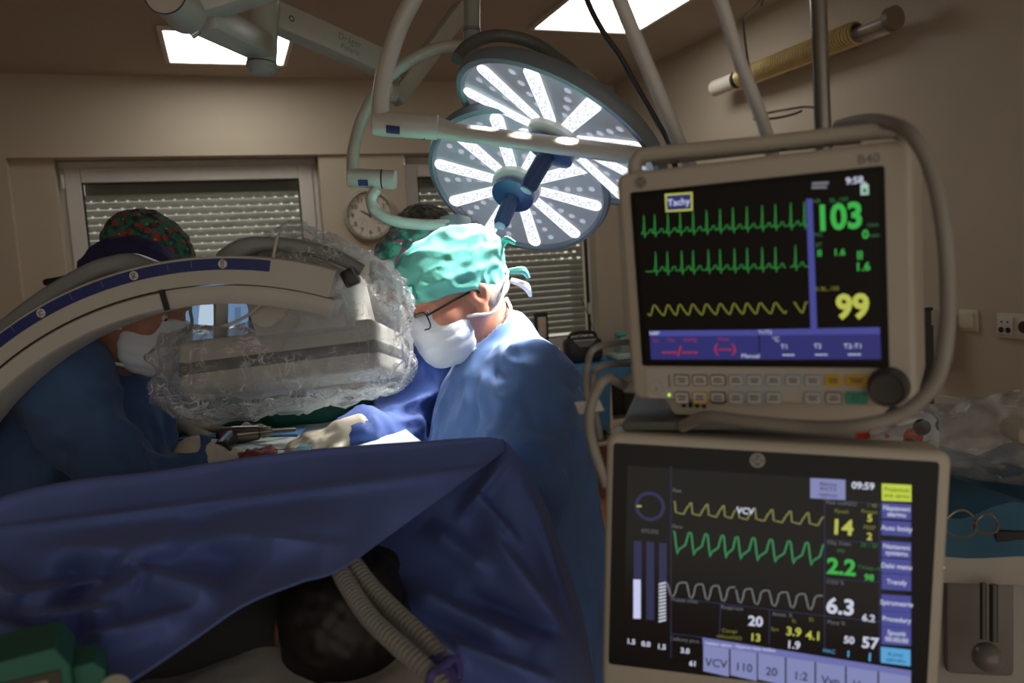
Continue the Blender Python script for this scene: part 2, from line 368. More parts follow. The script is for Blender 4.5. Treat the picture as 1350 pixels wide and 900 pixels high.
m_slat = M('grey_shutter', (.37, .365, .32), .5, var=.04)
m_day = glow('daylight_through_slots', (1.0, .97, .85), 1.1)
m_gasket = M('black_gasket', (.012, .012, .012), .6, var=0)
m_glass = clear('window_glass', (.95, .96, .95), .06, .02)
def window(n, x0, x1, z1, xl, xr, rows, label):
    Y = WY+.17
    w = bpy.data.objects.new('window_%d' % n, None); COL.objects.link(w); w.location = ((x0+x1)/2, Y, ZS); w['kind'] = 'structure'; w['label'] = label
    cx = (x0+x1)/2; t = .085; z0 = ZS+.1; L = lambda c: (c[0]-cx, c[1]-Y, c[2]-ZS)
    def bar(nm, c, s): add(nm, box(L(c), s, .006), m_white, w, smooth=False)
    bar('frame_bar', (x0-t/2, Y, (ZS+z1+t)/2), (t, .07, z1+t-ZS)); bar('frame_bar', (x1+t/2, Y, (ZS+z1+t)/2), (t, .07, z1+t-ZS))
    bar('frame_bar', (cx, Y, z1+t/2), (x1-x0, .07, t)); bar('frame_bar', (cx, Y, (ZS+z0)/2), (x1-x0, .07, z0-ZS))
    bar('jamb', ((xl+x0-t)/2, Y+.01, (ZS+z1+t)/2), (max(.01, x0-t-xl), .05, z1+t-ZS)); bar('jamb', ((xr+x1+t)/2, Y+.01, (ZS+z1+t)/2), (max(.01, xr-x1-t), .05, z1+t-ZS))
    bar('head_board', (cx, Y+.02, (z1+t+ZL)/2), (xr-xl, .05, ZL-z1-t))
    g = .007
    add('gasket', join(*[box(L(c), s) for c, s in (((x0+g/2, Y-.01, (z0+z1)/2), (g, .04, z1-z0)), ((x1-g/2, Y-.01, (z0+z1)/2), (g, .04, z1-z0)), ((cx, Y-.01, z1-g/2), (x1-x0, .04, g)), ((cx, Y-.01, z0+g/2), (x1-x0, .04, g)))]), m_gasket, w, smooth=False)
    add('pane', box(L((cx, Y+.005, (z0+z1)/2)), (x1-x0, .006, z1-z0)), m_glass, w, smooth=False)
    for zz in (z1-.03, ZS+.25):
        add('hinge', tube([L((xl+.025 if n == 1 else xr-.03, Y-.05, zz)), L((xl+.025 if n == 1 else xr-.03, Y-.05, zz+.08))], .011, 10), m_white, w)
    ph = .045; prof = [(-.5*ph, .0), (-.46*ph, -.004), (-.2*ph, -.009), (.2*ph, -.009), (.42*ph, -.004), (.44*ph, .003)]
    hw = (x1-x0)/2
    s = (A([(sx*hw, y, z) for sx in (-1, 1) for z, y in prof]), [(i, i+1, 7+i, 6+i) for i in range(5)])
    src = None; nsl = int((z1-.06-z0)/ph); dots = []
    for k in range(nsl):
        z = z1-.06-ph*(k+.5)
        if src is None: src = add('shutter_slat', xf(s, t=L((cx, Y+.07, z))), m_slat, w)
        else: inst(src, w, L((cx, Y+.0655, z-.0007)))
        if rows(k) > 0:
            xs = np.arange(x0+.03+(.033 if k % 2 else 0), x1-.01, .066)
            for q in xs:
                a = rows(k, (q-x0)/(x1-x0))
                if a > 0: dots.append(box(L((q, Y+.057, z-ph*.42)), (.013*a, .004, .0045*a)))
    add('light_slot', join(*dots), m_day, w, smooth=False, kind='stuff', label='rows of small slots letting daylight through')
    add('head_shadow_board', box(L((cx, Y+.09, z1)), (x1-x0, .02, .2)), M('gap_shade', (.22, .23, .2), .6), w, smooth=False)  # dark board painted as the shade in the gap above the slats
Y1 = WY+.17
def r1(k, u=.5): return (.75+.45*max(0, u-.8)*5*(k in (0, 1, 2, 3))) if k < 12 else .7
def r2(k, u=.5): return (0 if k > 11 else (1.0 if u < .25 or k < 7 else (1.7 if u > .86 else .8 if u > .5 else .7)))
window(1, ony(109, 250, Y1)[0], ony(394.5, 250, Y1)[0], ony(250, 239, Y1)[2], -.85, .62, r1, 'white framed window with perforated grey shutter, left of the clock')
window(2, ony(549, 240, Y1)[0], ony(772.5, 340, Y1)[0], ony(549, 234, Y1)[2], 1.16, 2.5, r2, 'white framed window with closed grey shutter behind the operating lamps')

# ceiling panels
m_panel = glow('panel_light', (1.0, .97, .92), PANEL_STRENGTH)
def panel(x0, x1, yf, label):
    w = x1-x0; c = ((x0+x1)/2, yf-w/2, CZ)
    t = thing('ceiling_panel_light', label, 'ceiling light', c, group='square ceiling panel lights')
    f = .025
    for q, s in (((0, w/2+f/2, -.009), (w+2*f, f, .018)), ((0, -w/2-f/2, -.009), (w+2*f, f, .018)), ((w/2+f/2, 0, -.009), (f, w, .018)), ((-w/2-f/2, 0, -.009), (f, w, .018))):
        add('frame_bar', box(q, s, .003), m_white, t, smooth=False)
    add('diffuser', box((0, 0, -.006), (w, w, .012)), m_panel, t, smooth=False)
panel(-.167, .417, 4.75, 'square ceiling panel light seen behind the jointed pendant arm')
panel(1.608, 2.18, 3.905, 'square ceiling panel light behind the white hose and black cable')

# clock on the pillar between the windows
ck = ony(486.5, 284, WY+.03); R_ = .163
t = thing('wall_clock', 'round beige wall clock with black numerals on the pillar between the windows', 'clock', ck)
face = rot('X', 90)
add('rim', xf(lathe([(R_*.86, .0), (R_, .0), (R_, .03), (R_*.97, .042), (R_*.91, .045), (R_*.87, .03), (R_*.86, .02)], 56, cap=False), face), M('clock_rim', (.42, .38, .32), .35, metal=.3), t)
add('dial', xf(lathe([(R_*.88, .004), (R_*.88, .018)], 48), face), M('clock_dial', (.66, .6, .5), .6, var=.02), t)
m_ink = M('black_ink', (.015, .014, .012), .5, var=0)
for h in range(1, 13):
    a = math.radians(90-30*h); add('numeral', text(str(h), .042, R_*.66*math.cos(a), R_*.66*math.sin(a), -.0195, bold=.01), m_ink, t, smooth=False)
    add('hour_dot', disc(R_*.81*math.cos(a), R_*.81*math.sin(a), .0042, -.0195, 10), m_ink, t, smooth=False)
add('minute_track', disc(0, 0, R_*.872, -.0193, 56, R_*.85), m_ink, t, smooth=False)
for nm, a, L, w in (('hour_hand', 151, .063, .008), ('minute_hand', 96, .095, .006), ('second_hand', -38, .10, .0025)):
    ca, sa = math.cos(math.radians(a)), math.sin(math.radians(a)); add(nm, ribbon([(-.018*ca, -.018*sa), (L*ca, L*sa)], w, -.024), m_ink, t, smooth=False)
add('hub', xf(lathe([(.006, .018), (.006, .027)], 12), face), m_ink, t)
for sx in (-.053, .053):                                             # two small sub-dials
    z = -.052; parts = [disc(sx, z, .035, -.0194, 28, .0342)]
    for k in range(9):
        a = math.radians(200-27*k); parts.append(ribbon([(sx+.028*math.cos(a), z+.028*math.sin(a)), (sx+.034*math.cos(a), z+.034*math.sin(a))], .0014, -.0196))
    a = math.radians(55 if sx < 0 else -8); parts.append(ribbon([(sx-.012*math.cos(a), z-.012*math.sin(a)), (sx+.026*math.cos(a), z+.026*math.sin(a))], .002, -.0197))
    add('small_dial', join(*parts), M('grey_ink', (.16, .14, .11), .6, var=0), t, smooth=False)

# right wall: switch, sockets, dispenser, germicidal lamp
def onwall(x, y): return onx(x, y, WX)
WR = frame(y=(1, 0, 0), z=(0, 0, 1))                                 # local x runs along the wall towards the viewer, y into it
m_sw = M('cream_switch', (.62, .57, .44), .4, var=.02)
c = onwall(1278, 422); t = thing('light_switch', 'cream square light switch on the wall beside the sockets', 'switch', c-np.array([.0, 0, 0]), WR)
add('plate', box((0, -.005, 0), (.085, .01, .085), .004), m_sw, t); add('rocker', box((-.004, -.014, .002), (.06, .01, .062), .003), M('switch_rocker', (.66, .6, .46), .4, var=.02), t)
c = onwall(1345, 430); t = thing('wall_socket', 'cream double wall socket plate at the right edge of the photo', 'socket', c, WR)
add('plate', box((0, -.006, 0), (.175, .012, .092), .005), m_sw, t)
for k, q in enumerate((-.047, .035)):
    i = add('socket_insert', box((q, -.0145, 0), (.062, .006, .066), .004), m_white, t)
    if k == 0: add('socket_opening', join(disc(-.014, -.012, .011, 0, 14), disc(.014, -.012, .011, 0, 14), disc(-.012, .018, .004, 0, 8), disc(.012, .018, .004, 0, 8)), m_gasket, i).location = (0, -.0045, -.003)
    else: add('socket_opening', join(xf(lathe([(.022, 0), (.022, .004)], 20), face), ), M('dark_socket', (.05, .03, .025), .4), i).location = (-.006, -.004, 0)
c = onwall(1241, 443); t = thing('wall_dispenser', 'narrow grey box on the wall beside the light switch', 'dispenser', c, WR)
add('case', box((0, -.03, 0), (.13, .06, .21), .008), M('grey_box', (.36, .33, .28), .5), t); add('lid_edge', box((0, -.061, -.085), (.11, .004, .012)), M('dark_edge', (.1, .09, .08), .5), t, smooth=False)
c = onwall(1400, 534); tag(add('wall_hook_rail', join(box((WX-.03, c[1], c[2]+.03), (.03, .3, .018), .006), box((WX-.008, c[1]+.1, c[2]+.03), (.016, .03, .05)), box((WX-.008, c[1]-.1, c[2]+.03), (.016, .03, .05))), m_white), 'short pale rail on the wall under the sockets', 'rail')

Yd = .115
pa, pb = onx(941, 117, WX-Yd), onx(1181, 23, WX-Yd); ln = np.linalg.norm(pb-pa)
t = thing('germicidal_lamp', 'tubular wall lamp with gold wire guard high on the right wall', 'wall lamp', (pa+pb)/2, frame(y=(1, 0, 0), z=(0, 0, 1)))
h = ln/2; rr = .046
def xt(x0, x1, r, n=20): return tube([(x0, 0, 0), (x1, 0, 0)], r, n)
add('end_cap', tube([(-h, 0, 0), (-h+.01, 0, 0), (-h+.012, 0, 0), (-h+.2, 0, 0)], [.03, .04, .042, .042], 20), M('cream_cap', (.75, .72, .62), .4), t)
add('end_cap', xt(h-.03, h, .047, 24), M('brown_cap', (.2, .15, .1), .5), t)
add('lamp_tube', xt(-h+.2, h-.03, .02), M('dull_tube', (.4, .38, .33), .3), t)
add('back_channel', box((.07, .035, -.012), (2*h-.28, .02, .06), .004), m_white, t)
add('black_collar', xt(-h+.2, -h+.225, .043), m_gasket, t)
m_gold = M('gold_wire', (.78, .62, .30), .35, metal=.35, var=.1)
pts = []; turns = 46; gx0, gx1 = -h+.235, h-.2
for i in range(turns*14+1):
    a = 2*math.pi*i/14; pts.append((gx0+(gx1-gx0)*i/(turns*14), rr*math.cos(a), rr*math.sin(a)))
add('wire_guard', tube(pts, .0048, 5), m_gold, t)
add('guard_sleeve', tube([(gx0, 0, 0), (gx1, 0, 0)], rr-.007, 18, cap=False), M('gold_mesh', (.50, .39, .19), .5, metal=.2), t)
for q in (-.25, .45): add('wall_bracket', box((q*h, .075, -.005), (.03, .085, .04), .004), M('dark_metal', (.1, .09, .08), .4, metal=.6), t)

# back cabinet with the radio, by the right corner
CY = 4.62
cx0 = ony(752, 480, CY)[0]; ctop = ony(780, 480, CY)[2]-.02; cm = ony(803, 520, CY)[0]
t = thing('shelf_cabinet', 'open shelf cabinet under the blue cloth, below the radio', 'cabinet', ((cx0+2.64)/2, CY+.22, 0))
m_shelf = M('pale_laminate', (.55, .47, .36), .5, var=.05)
ox, oy = (cx0+2.64)/2, CY+.22; W = 2.64-cx0
def cb(nm, x0, x1, y0, y1, z0, z1, m): add(nm, box(((x0+x1)/2-ox, (y0+y1)/2-oy, (z0+z1)/2), (x1-x0, y1-y0, z1-z0), .003), m, t, smooth=False)
cb('top_board', cx0, 2.64, CY, CY+.45, ctop-.02, ctop, m_shelf)
zsh = ony(775, 585, CY)[2]
cb('shelf', cx0, 2.64, CY-.03, CY+.45, zsh-.02, zsh, m_shelf)
zs2 = ony(830, 568, CY)[2]
cb('shelf', cm, 2.64, CY, CY+.45, zs2-.02, zs2, m_shelf)
cb('side_panel', cx0, cx0+.02, CY+.02, CY+.45, .09, ctop-.02, m_shelf); cb('side_panel', 2.62, 2.64, CY, CY+.45, .09, ctop-.02, m_shelf)
cb('divider', cm, cm+.02, CY, CY+.45, zsh, ctop-.02, M('white_edge', (.62, .58, .5), .5))
m_brown = M('brown_board', (.24, .13, .07), .6, var=.1)
cb('back_panel', cx0, 2.64, CY+.43, CY+.45, .09, ctop-.02, M('dark_back', (.09, .08, .07), .7)); cb('plinth', cx0+.02, 2.62, CY+.1, CY+.12, .0, zsh-.02, m_brown)
zr = ony(830, 492, CY)[2]
cb('metal_rail', cm-.01, 2.64, CY-.012, CY, zr-.05, zr, M('dull_steel', (.38, .36, .33), .35, metal=.8))
m_bl = M('blue_table_cloth', (.055, .20, .37), .8, var=.08, scale=5)
rows = []; xs = np.linspace(cx0-.01, 2.65, 26)
for (dy, dz, a) in ((.46, 0, 0), (.3, 0, 0), (.12, 0, 0), (.0, .002, 0), (-.018, -.02, .3), (-.02, -.2, .6), (-.022, -.45, 1)):
    row = []
    for x in xs:
        drop = (ctop-.02-ony(770, 574, CY)[2]) if x < cm-.01 else .075+.02*math.sin(x*22)
        z = dz*drop/.45 if dz < 0 else dz
        row.append((x, CY+dy+a*.012*math.sin(x*34)-.004, ctop+.006+z))
    rows.append(row)
tag(add('table_cloth', sheet(np.array(rows), .004), m_bl), 'blue cloth spread over the shelf cabinet in the far corner', 'cloth')
for k, (x0, x1, y0, y1, lab) in enumerate(((805, 838, 557, 567, 'flat cream carton on the cabinet shelf, nearer the cloth'), (840, 868, 553, 566, 'flat cream carton on the cabinet shelf, nearer the corner'))):
    a = ony(x0, y1, CY+.03); b = ony(x1, y0, CY+.03); zz = zs2
    q = thing('carton', lab, 'carton', ((a[0]+b[0])/2, CY+.13, zz), group='cartons on the cabinet shelf')
    s = (b[0]-a[0]-.004, .2, .05); add('body', box((0, 0, .025), s, .003), M('cream_card', (.6, .5, .36), .7), q, smooth=False); add('lid', box((0, 0, .058), (s[0]+.004, .204, .016), .003), M('cream_card_lid', (.66, .57, .43), .7), q, smooth=False)
    add('print_label', rect(-.03, .04, .02, .04, -.1015), M('grey_print', (.2, .2, .24), .7), q, smooth=False)
c = ony(771, 476, CY+.2); t = thing('portable_radio', 'black portable radio with handle standing on the blue cloth', 'radio', (c[0], CY+.22, ctop+.01), rot('Z', -8))
m_bk = M('black_plastic', (.016, .016, .017), .35, var=.1)
add('body', prism(rrect(-.125, .125, 0, .165, .045), -.05, .06, .012), m_bk, t)
add('handle', tube([(-.095, 0, .14), (-.09, 0, .18), (-.05, 0, .2), (.05, 0, .2), (.09, 0, .18), (.095, 0, .14)], .011, 10, 6), m_bk, t)
add('dial_panel', prism([(-.075, .15), (.075, .15), (.06, .125), (.03, .105), (-.03, .105), (-.06, .125)], -.056, -.045), M('grey_panel', (.16, .17, .17), .3), t)
add('chrome_strip', box((0, -.056, .152), (.155, .006, .005)), M('chrome', (.8, .8, .8), .15, metal=1, var=0), t)
add('antenna', tube([(.11, .03, .16), (.02, .05, .43)], .003, 8), M('dark_metal'), t)
for q in (-.03, 0, .03): add('knob', ball((q, -.02, .178), .009, 10, 6), M('chrome'), t)
c = ony(836, 468, CY+.1); t = thing('charging_base', 'small grey green appliance with slotted front on the blue cloth beside the radio', 'appliance', (c[0], CY+.17, ctop+.01))
m_gg = M('grey_green', (.26, .31, .27), .5)
add('base', box((0, 0, .02), (.26, .17, .04), .012), M('pale_green', (.42, .5, .45), .5), t); add('body', box((.02, .02, .095), (.2, .12, .115), .02), m_gg, t)
add('top_knob', box((-.06, 0, .165), (.07, .05, .03), .01), M('teal_knob', (.08, .36, .32), .5), t)
for k in range(4): add('slot', box((-.02+.02*k, -.087, .02), (.008, .004, .024)), m_gasket, t, smooth=False)
c = ony(729, 433, CY+.3); t = thing('wall_phone', 'small cream receiver with black surround beside the shuttered window', 'telephone', (c[0], WY+.0, c[2]-.05))
add('surround', box((0, 0, .05), (.1, .03, .2), .01), m_bk, t); add('panel', box((0, -.018, .045), (.06, .01, .15), .005), M('cream_card'), t)

# tall dark cabinet edge and patterned bag behind the monitors
a = P(1229, 405, 2.3); t = thing('steel_cabinet', 'tall dark steel cabinet edge between the monitor and the wall', 'cabinet', (a[0]-.13, a[1]+.13, 0))
m_steel = M('dark_steel', (.09, .1, .1), .28, metal=.7, var=.15, scale=4)
add('body', box((0, 0, a[2]/2+.03), (.26, .26, a[2]-.06), .006), m_steel, t, smooth=False); add('top_plate', box((0, 0, a[2]-.005), (.264, .264, .01), .002), M('black_top', (.02, .02, .02), .5), t, smooth=False); add('plinth', box((0, 0, .03), (.24, .24, .06)), m_gasket, t, smooth=False)
add('door', box((-.0, -.134, a[2]/2), (.25, .012, a[2]-.1), .003), m_steel, t, smooth=False)

# ------------------------------------------------------------------ operating lamps
m_arm = M('pale_enamel', (.50, .47, .41), .38, var=.03)
m_rim = M('lamp_rim', (.17, .20, .23), .4, var=.04)
m_shell = M('lamp_shell', (.33, .31, .27), .45, var=.03)
m_face = M('lamp_face', (.42, .44, .48), .3, var=.02, emit=(.8, .86, 1.0), es=.09)
m_led = glow('led_bar', (.93, .96, 1.0), 1.15)
m_lens = glow('led_lens', (.90, .92, 1.0), .72)
m_dim = glow('dim_led', (.75, .82, .95), .55)
m_blue = M('blue_handle', (.022, .05, .14), .4, var=.04)
def hitplane(c, n, x, y): q = ray(x, y); return CAM+q*((np.asarray(c)-CAM)@n)/(q@n)
def op_lamp(c, nrm, rad, spin, label, extra):
    z = nrm; x = hitplane(c, nrm, *spin)-c; x = x/np.linalg.norm(x); Rl = np.array([x, np.cross(z, x), z]).T
    t = thing('operating_lamp', label, 'operating lamp', c, Rl, 'ceiling operating lamps'); loc = lambda w: (A(w)-c) @ Rl
    add('housing', lathe([(.02, -.07), (.1, -.066), (rad*.72, -.048), (rad*.95, -.026), (rad*.97, -.022)], 64), m_shell, t)
    add('rim', lathe([(rad*.915, -.02), (rad*.96, -.03), (rad, -.02), (rad*1.005, -.008), (rad*.985, .006), (rad*.94, .008), (rad*.915, 0)], 80, cap=False), m_rim, t)
    add('lens_face', lathe([(.001, -.002), (rad*.92, -.002)], 64), m_face, t)
    flat = lambda s: (A(s[0])[:, [0, 2, 1]]*np.array([1, 1, 1]), [q[::-1] for q in s[1]])     # x z drawing -> x y
    dim = []
    for k in range(10):
        a = math.radians(36*k+8); r0, r1, w = rad*.26, rad*.85, rad*.072; ca, sa = math.cos(a), math.sin(a); Rk = np.array([[ca, -sa, 0], [sa, ca, 0], [0, 0, 1]])
        out = [(r1+w*math.cos(math.radians(b)), w*math.sin(math.radians(b))) for b in range(-90, 91, 18)]+[(r0+w*.8*math.cos(math.radians(b)), w*.8*math.sin(math.radians(b))) for b in range(90, 271, 18)]
        n = len(out); V = [(x_, y_, .0) for x_, y_ in out]+[(x_, y_, .004) for x_, y_ in out]
        F = [tuple(range(n, 2*n))]+[(i, (i+1) % n, n+(i+1) % n, n+i) for i in range(n)]
        bar = add('led_bar', xf((A(V), F), Rk), m_led, t, smooth=False)
        L = []
        for j in range(7):
            rr = r0+(r1-r0)*(j+.3)/6.6; s = disc(rr, w*.25*(-1)**j, w*.52, .0045, 12, w*.36); L.append(flat(s))
            if j < 6: L.append(flat(disc(rr+.01, -w*.45*(-1)**j, w*.2, .0045, 8)))
        V, F = xf(join(*L), Rk); b0 = np.array(bar.location); add('led_lens', (V-b0, F), m_lens, bar, smooth=False, kind='stuff')
        for j in range(4): dim.append(flat(disc((rad*(.42+.13*j))*math.cos(a+.2+.02*j), (rad*(.42+.13*j))*math.sin(a+.2+.02*j), rad*.034, .0, 10)))
    add('dim_led', join(*dim), m_dim, t, smooth=False, kind='stuff')
    add('hub', lathe([(rad*.27, 0), (rad*.26, .014), (rad*.2, .024), (rad*.05, .026)], 36), M('hub_white', (.75, .75, .73), .25, var=.02), t)
    add('handle_disc', lathe([(rad*.17, .024), (rad*.225, .03), (rad*.225, .042), (rad*.15, .05), (.01, .052)], 36), m_blue, t)
    h = add('handle', lathe([(.022, .045), (.018, .058), (.017, .135), (.015, .141), (.002, .142)], 24), m_blue, t)
    add('handle_tip', lathe([(.0135, .0), (.0135, .003)], 20), M('handle_tip', (.4, .45, .5), .3), h).location = (0, 0, .050)
    for k in range(10):
        a = 2*math.pi*k/10; add('grip_rib', tube([(.0178*math.cos(a), .0178*math.sin(a), -.03), (.017*math.cos(a), .017*math.sin(a), .04)], .0018, 5), m_blue, h)
    for nm, s, m in extra: add(nm, (loc(s[0]), s[1]), m, t)
    for k in range(10):                                              # one narrow beam from each bar of diodes
        a = math.radians(36*k+8); ld = bpy.data.lights.new('diode_beam', 'SPOT'); ld.energy = SPOT_WATTS/10; ld.spot_size = math.radians(37); ld.spot_blend = .6; ld.shadow_soft_size = .012; ld.color = (1, .985, .95)
        lo = bpy.data.objects.new('diode_beam', ld); COL.objects.link(lo); lo.parent = t; lo.location = (rad*.62*math.cos(a), rad*.62*math.sin(a), .017)
        lo.rotation_euler = Vector((-math.cos(a)*.12, -math.sin(a)*.12, 1)).to_track_quat('-Z', 'Y').to_euler()
    return t, Rl, loc, flat
def tilt(x, y, deg, a, b):                                            # a face turned away from the line of sight by deg, towards (right a, up b)
    d = ray(x, y); d = d/np.linalg.norm(d); v = RT*a+UP*b; v = v-d*(v@d); v /= np.linalg.norm(v); return -d*math.cos(math.radians(deg))+v*math.sin(math.radians(deg))
def lift(q, z=2.79): return np.array([q[0], q[1], z])               # the point straight above, at the ceiling
def climb(a, b, st=.12):                                             # points that carry the line b -> a on up to the ceiling
    a, b = np.asarray(P(*a)), np.asarray(P(*b)); d = (a-b)/np.linalg.norm(a-b); d = d+ZZ*.25; d /= np.linalg.norm(d); n = max(2, int((2.79-a[2])/d[2]/st)); return [a+d*(2.79-a[2])/d[2]*k/n for k in range(n, 0, -1)]
def pp(*L): return [P(*q) for q in L]
lo_c = P(682, 243, 1.950); lo_n = tilt(682, 243, 47, -.38, -.92)
cyl = lambda a, b, r, n=22: tube([a, a+(b-a)*0.0162, a+(b-a)*.98, b], [r*.9, r, r, r*.9], n)
lowx = [('column', tube([lift(P(623, -45, 2.050))]+pp((623, -45, 2.050), (622, 20, 2.030), (622, 60, 2.000)), 0.0211, 18), M('column_enamel', (.34, .35, .31), .4)),
        ('column_collar', tube(pp((622, 38, 2.010), (622, 42, 2.010)), 0.0227, 18), m_rim),
        ('curved_tube', tube(pp((622, 62, 2.000), (585, 62, 1.990), (548, 76, 1.970), (508, 106, 1.950), (479, 152, 1.930), (467, 195, 1.910), (465, 226, 1.900)), 0.0150, 14, 8), m_arm),
        ('swivel_joint', cyl(P(459, 234, 1.900), P(522, 237, 1.900), 0.0223), m_arm),
        ('joint_seam', tube([P(503, 236, 1.900), P(505, 236, 1.900)], 0.0228, 22), m_gasket),
        ('lower_tube', tube(pp((497, 249, 1.900), (489, 262, 1.900), (496, 279, 1.900), (520, 291, 1.910), (556, 296, 1.930), (592, 296, 1.950)), 0.0134, 14, 8), m_arm),
        ('bracket', tube(pp((580, 296, 1.950), (596, 297, 1.960), (618, 302, 1.970)), [0.0178, 0.0292, 0.0292], 4), m_rim)]
lt, lR, lloc, lflat = op_lamp(lo_c, lo_n, .2315, (795, 285), 'lower operating lamp, tilted towards the viewer beside the clock', lowx)
a, b = lloc(hitplane(lo_c, lo_n, 603, 271))[0], lloc(hitplane(lo_c, lo_n, 636, 301))[0]; d = b-a; an = math.degrees(math.atan2(d[1], d[0]))
s = text('Polaris 200', np.hypot(d[0], d[1])/5.0, 0, 0, 0); v = A(s[0])[:, [0, 2, 1]]
add('lettering', xf((v*np.array([1, 1, 1]), s[1]), rot('Z', an), (a+b)/2*np.array([1, 1, 0])+np.array([0, 0, .001])), M('dark_print', (0.0162, 0.0162, 0.0203), .5, var=0), lt, smooth=False)
# small printed marks on the swivel joints
def mark(p0, p1, r, m_, up):                                        # curved sticker on a joint
    ax = p1-p0; ax = ax/np.linalg.norm(ax); to = CAM-p0; to = to-ax*(to@ax); to /= np.linalg.norm(to); u2 = np.cross(ax, to); u2 = u2*(1 if u2[2] > 0 else -1)
    G = [[p+(to*math.cos(t)+u2*math.sin(t))*r for p in (p0, p1)] for t in np.linspace(*up, 6)]
    return sheet(np.array(G))
add('maker_mark', (lloc(mark(P(474, 236, 1.900), P(487, 236, 1.900), 0.0230, None, (-.75, -.05))[0]), mark(P(474, 236, 1.900), P(487, 236, 1.900), 0.0230, None, (-.75, -.05))[1]), M('navy_print', (0.0243, 0.0243, .12), .5), lt)

up_c = P(735, 180, 1.750); up_n = tilt(735, 180, 66, -.5, -.86)
upx = [('curved_tube', tube(climb((566, -60, 1.600), (550, -12, 1.610))+pp((566, -60, 1.600), (550, -12, 1.610), (529, 30, 1.630), (511, 82, 1.650), (503, 120, 1.660), (501, 156, 1.670)), 0.0182, 16, 8), m_arm),
       ('swivel_joint', cyl(P(491, 162, 1.670), P(578, 168, 1.680), 0.0258), m_arm),
       ('joint_seam', tube([P(557, 167, 1.679), P(559, 167, 1.680)], 0.0264, 22), m_gasket),
       ('long_tube', tube(pp((575, 168, 1.680), (600, 174, 1.670), (852, 207, 1.580)), [0.0231, 0.0182, 0.0182, 0.0182], 18), m_arm),
       ('yoke', tube(pp((700, 104, 1.880), (765, 112, 1.860), (805, 152, 1.830), (855, 204, 1.750)), [0.0267, 0.0401, 0.0320, 0.0214], 4), m_shell),
       ('rear_handle', tube(pp((602, 78, 1.800), (620, 58, 1.840), (655, 47, 1.880), (702, 56, 1.900), (746, 86, 1.880), (766, 106, 1.860)), 0.0147, 12, 6), M('handle_grey', (.11, .115, .11), .45)),
       ('maker_mark', mark(P(512, 163, 1.670), P(530, 165, 1.670), 0.0264, None, (-.8, -.1)), M('navy_print'))]
op_lamp(up_c, up_n, .256, (869, 258), 'upper operating lamp, steeply tilted, carried by a long straight tube', upx)

# pendant arm near the left ceiling panel
t = thing('pendant_arm', 'jointed ceiling pendant arm in front of the left ceiling panel', 'pendant arm', P(345, 20, 2.0))
o0 = np.array(P(345, 20, 2.0)); L = lambda s: (A(s[0])-o0, s[1])
def beam(a, b, w, h, bev=.006):
    a, b = np.asarray(a), np.asarray(b); y = b-a; R = frame(y=y, z=(0, 0, 1)); return xf(box((0, 0, 0), (w, np.linalg.norm(y), h), bev), R, (a+b)/2)
k1 = P(245, 18, 1.55)
add('near_arm', L(beam(P(218, 14, 1.56), P(480, -66, 1.75), .11, .075, .02)), m_arm, t)
add('ceiling_post', L(tube([P(470, -60, 1.74), lift(P(470, -60, 1.74))], .045, 24)), m_arm, t)
add('knuckle', L(xf(lathe([(.001, -.04), (.036, -.04), (.038, -.036), (.038, .06), (.001, .06)], 36), frame(y=UP, z=-FW), k1-FW*.03)), m_arm, t)
add('knuckle_ring', L(xf(lathe([(.0385, .0), (.0395, .0), (.0395, .003), (.0385, .003)], 36, cap=False), frame(y=UP, z=-FW), k1-FW*.092)), m_gasket, t)
add('red_mark', L(xf(lathe([(.001, 0), (.006, 0), (.006, .002), (.001, .002)], 14), frame(y=UP, z=-FW), P(202, 9, 1.49))), M('red_dot', (.5, .05, .02), .5), t)
add('chrome_pin', L(cyl(P(252, 47, 1.6), P(262, 40, 1.6), .008)), M('chrome'), t)
add('link_arm', L(beam(P(262, 20, 1.6), P(345, 62, 2.0), .07, .06, .01)), m_arm, t)
add('pivot_column', L(tube(pp((349, -4, 2.0), (346, 60, 2.0), (345, 84, 2.0)), .036, 24)), m_arm, t)
add('pivot_cap', L(tube(pp((345, 85, 2.0), (345, 92, 2.0), (345, 97, 2.0)), [.038, .037, .026], 24)), M('cap_grey', (.36, .36, .34), .35), t)
add('pivot_seam', L(tube(pp((345, 83.5, 2.0), (345, 85, 2.0)), .0375, 24)), m_gasket, t)
ra, rb = P(352, 18, 2.02), P(522, 92, 2.3); arm = add('rear_arm', L(beam(ra, rb, .06, .068, .006)), m_arm, t)
nr = frame(y=rb-ra, z=(0, 0, 1)); Rt = np.array([nr[:, 1], -nr[:, 0]*-1, nr[:, 2]]).T
side = nr[:, 0] if nr[:, 0] @ (CAM-ra) > 0 else -nr[:, 0]; Rt = np.array([nr[:, 1], -side, nr[:, 2]]).T
pm = ra+(rb-ra)*.56+side*.0315
add('lettering', L(xf(join(text('Dräger', .026, 0, .010), text('Polaris', .022, .004, -.014)), Rt, pm)), M('pale_print', (.24, .22, .2), .6, var=0), t, smooth=False)
add('ring_mark', L(xf(disc(0, 0, .008, 0, 18, .0055), Rt, ra+(rb-ra)*.13+side*.0315)), m_ink, t, smooth=False)
for yy in (75, 104): add('end_pin', L(cyl(P(523, yy, 2.3), P(528, yy+2, 2.3), .012, 14)), m_arm, t)
add('drop_arm', L(beam(P(520, 132, 2.32), P(610, 10, 2.46), .055, .05, .008)), m_arm, t)
add('drop_joint', L(xf(lathe([(.001, -.01), (.03, -.01), (.031, 0), (.03, .01), (.001, .01)], 24), frame(y=UP, z=cv(-.9, 0, -.5)), P(517, 121, 2.29))), m_arm, t)
add('column_bracket', L(cyl(P(600, 18, 2.46), P(622, 16, 2.48), .03)), m_arm, t)

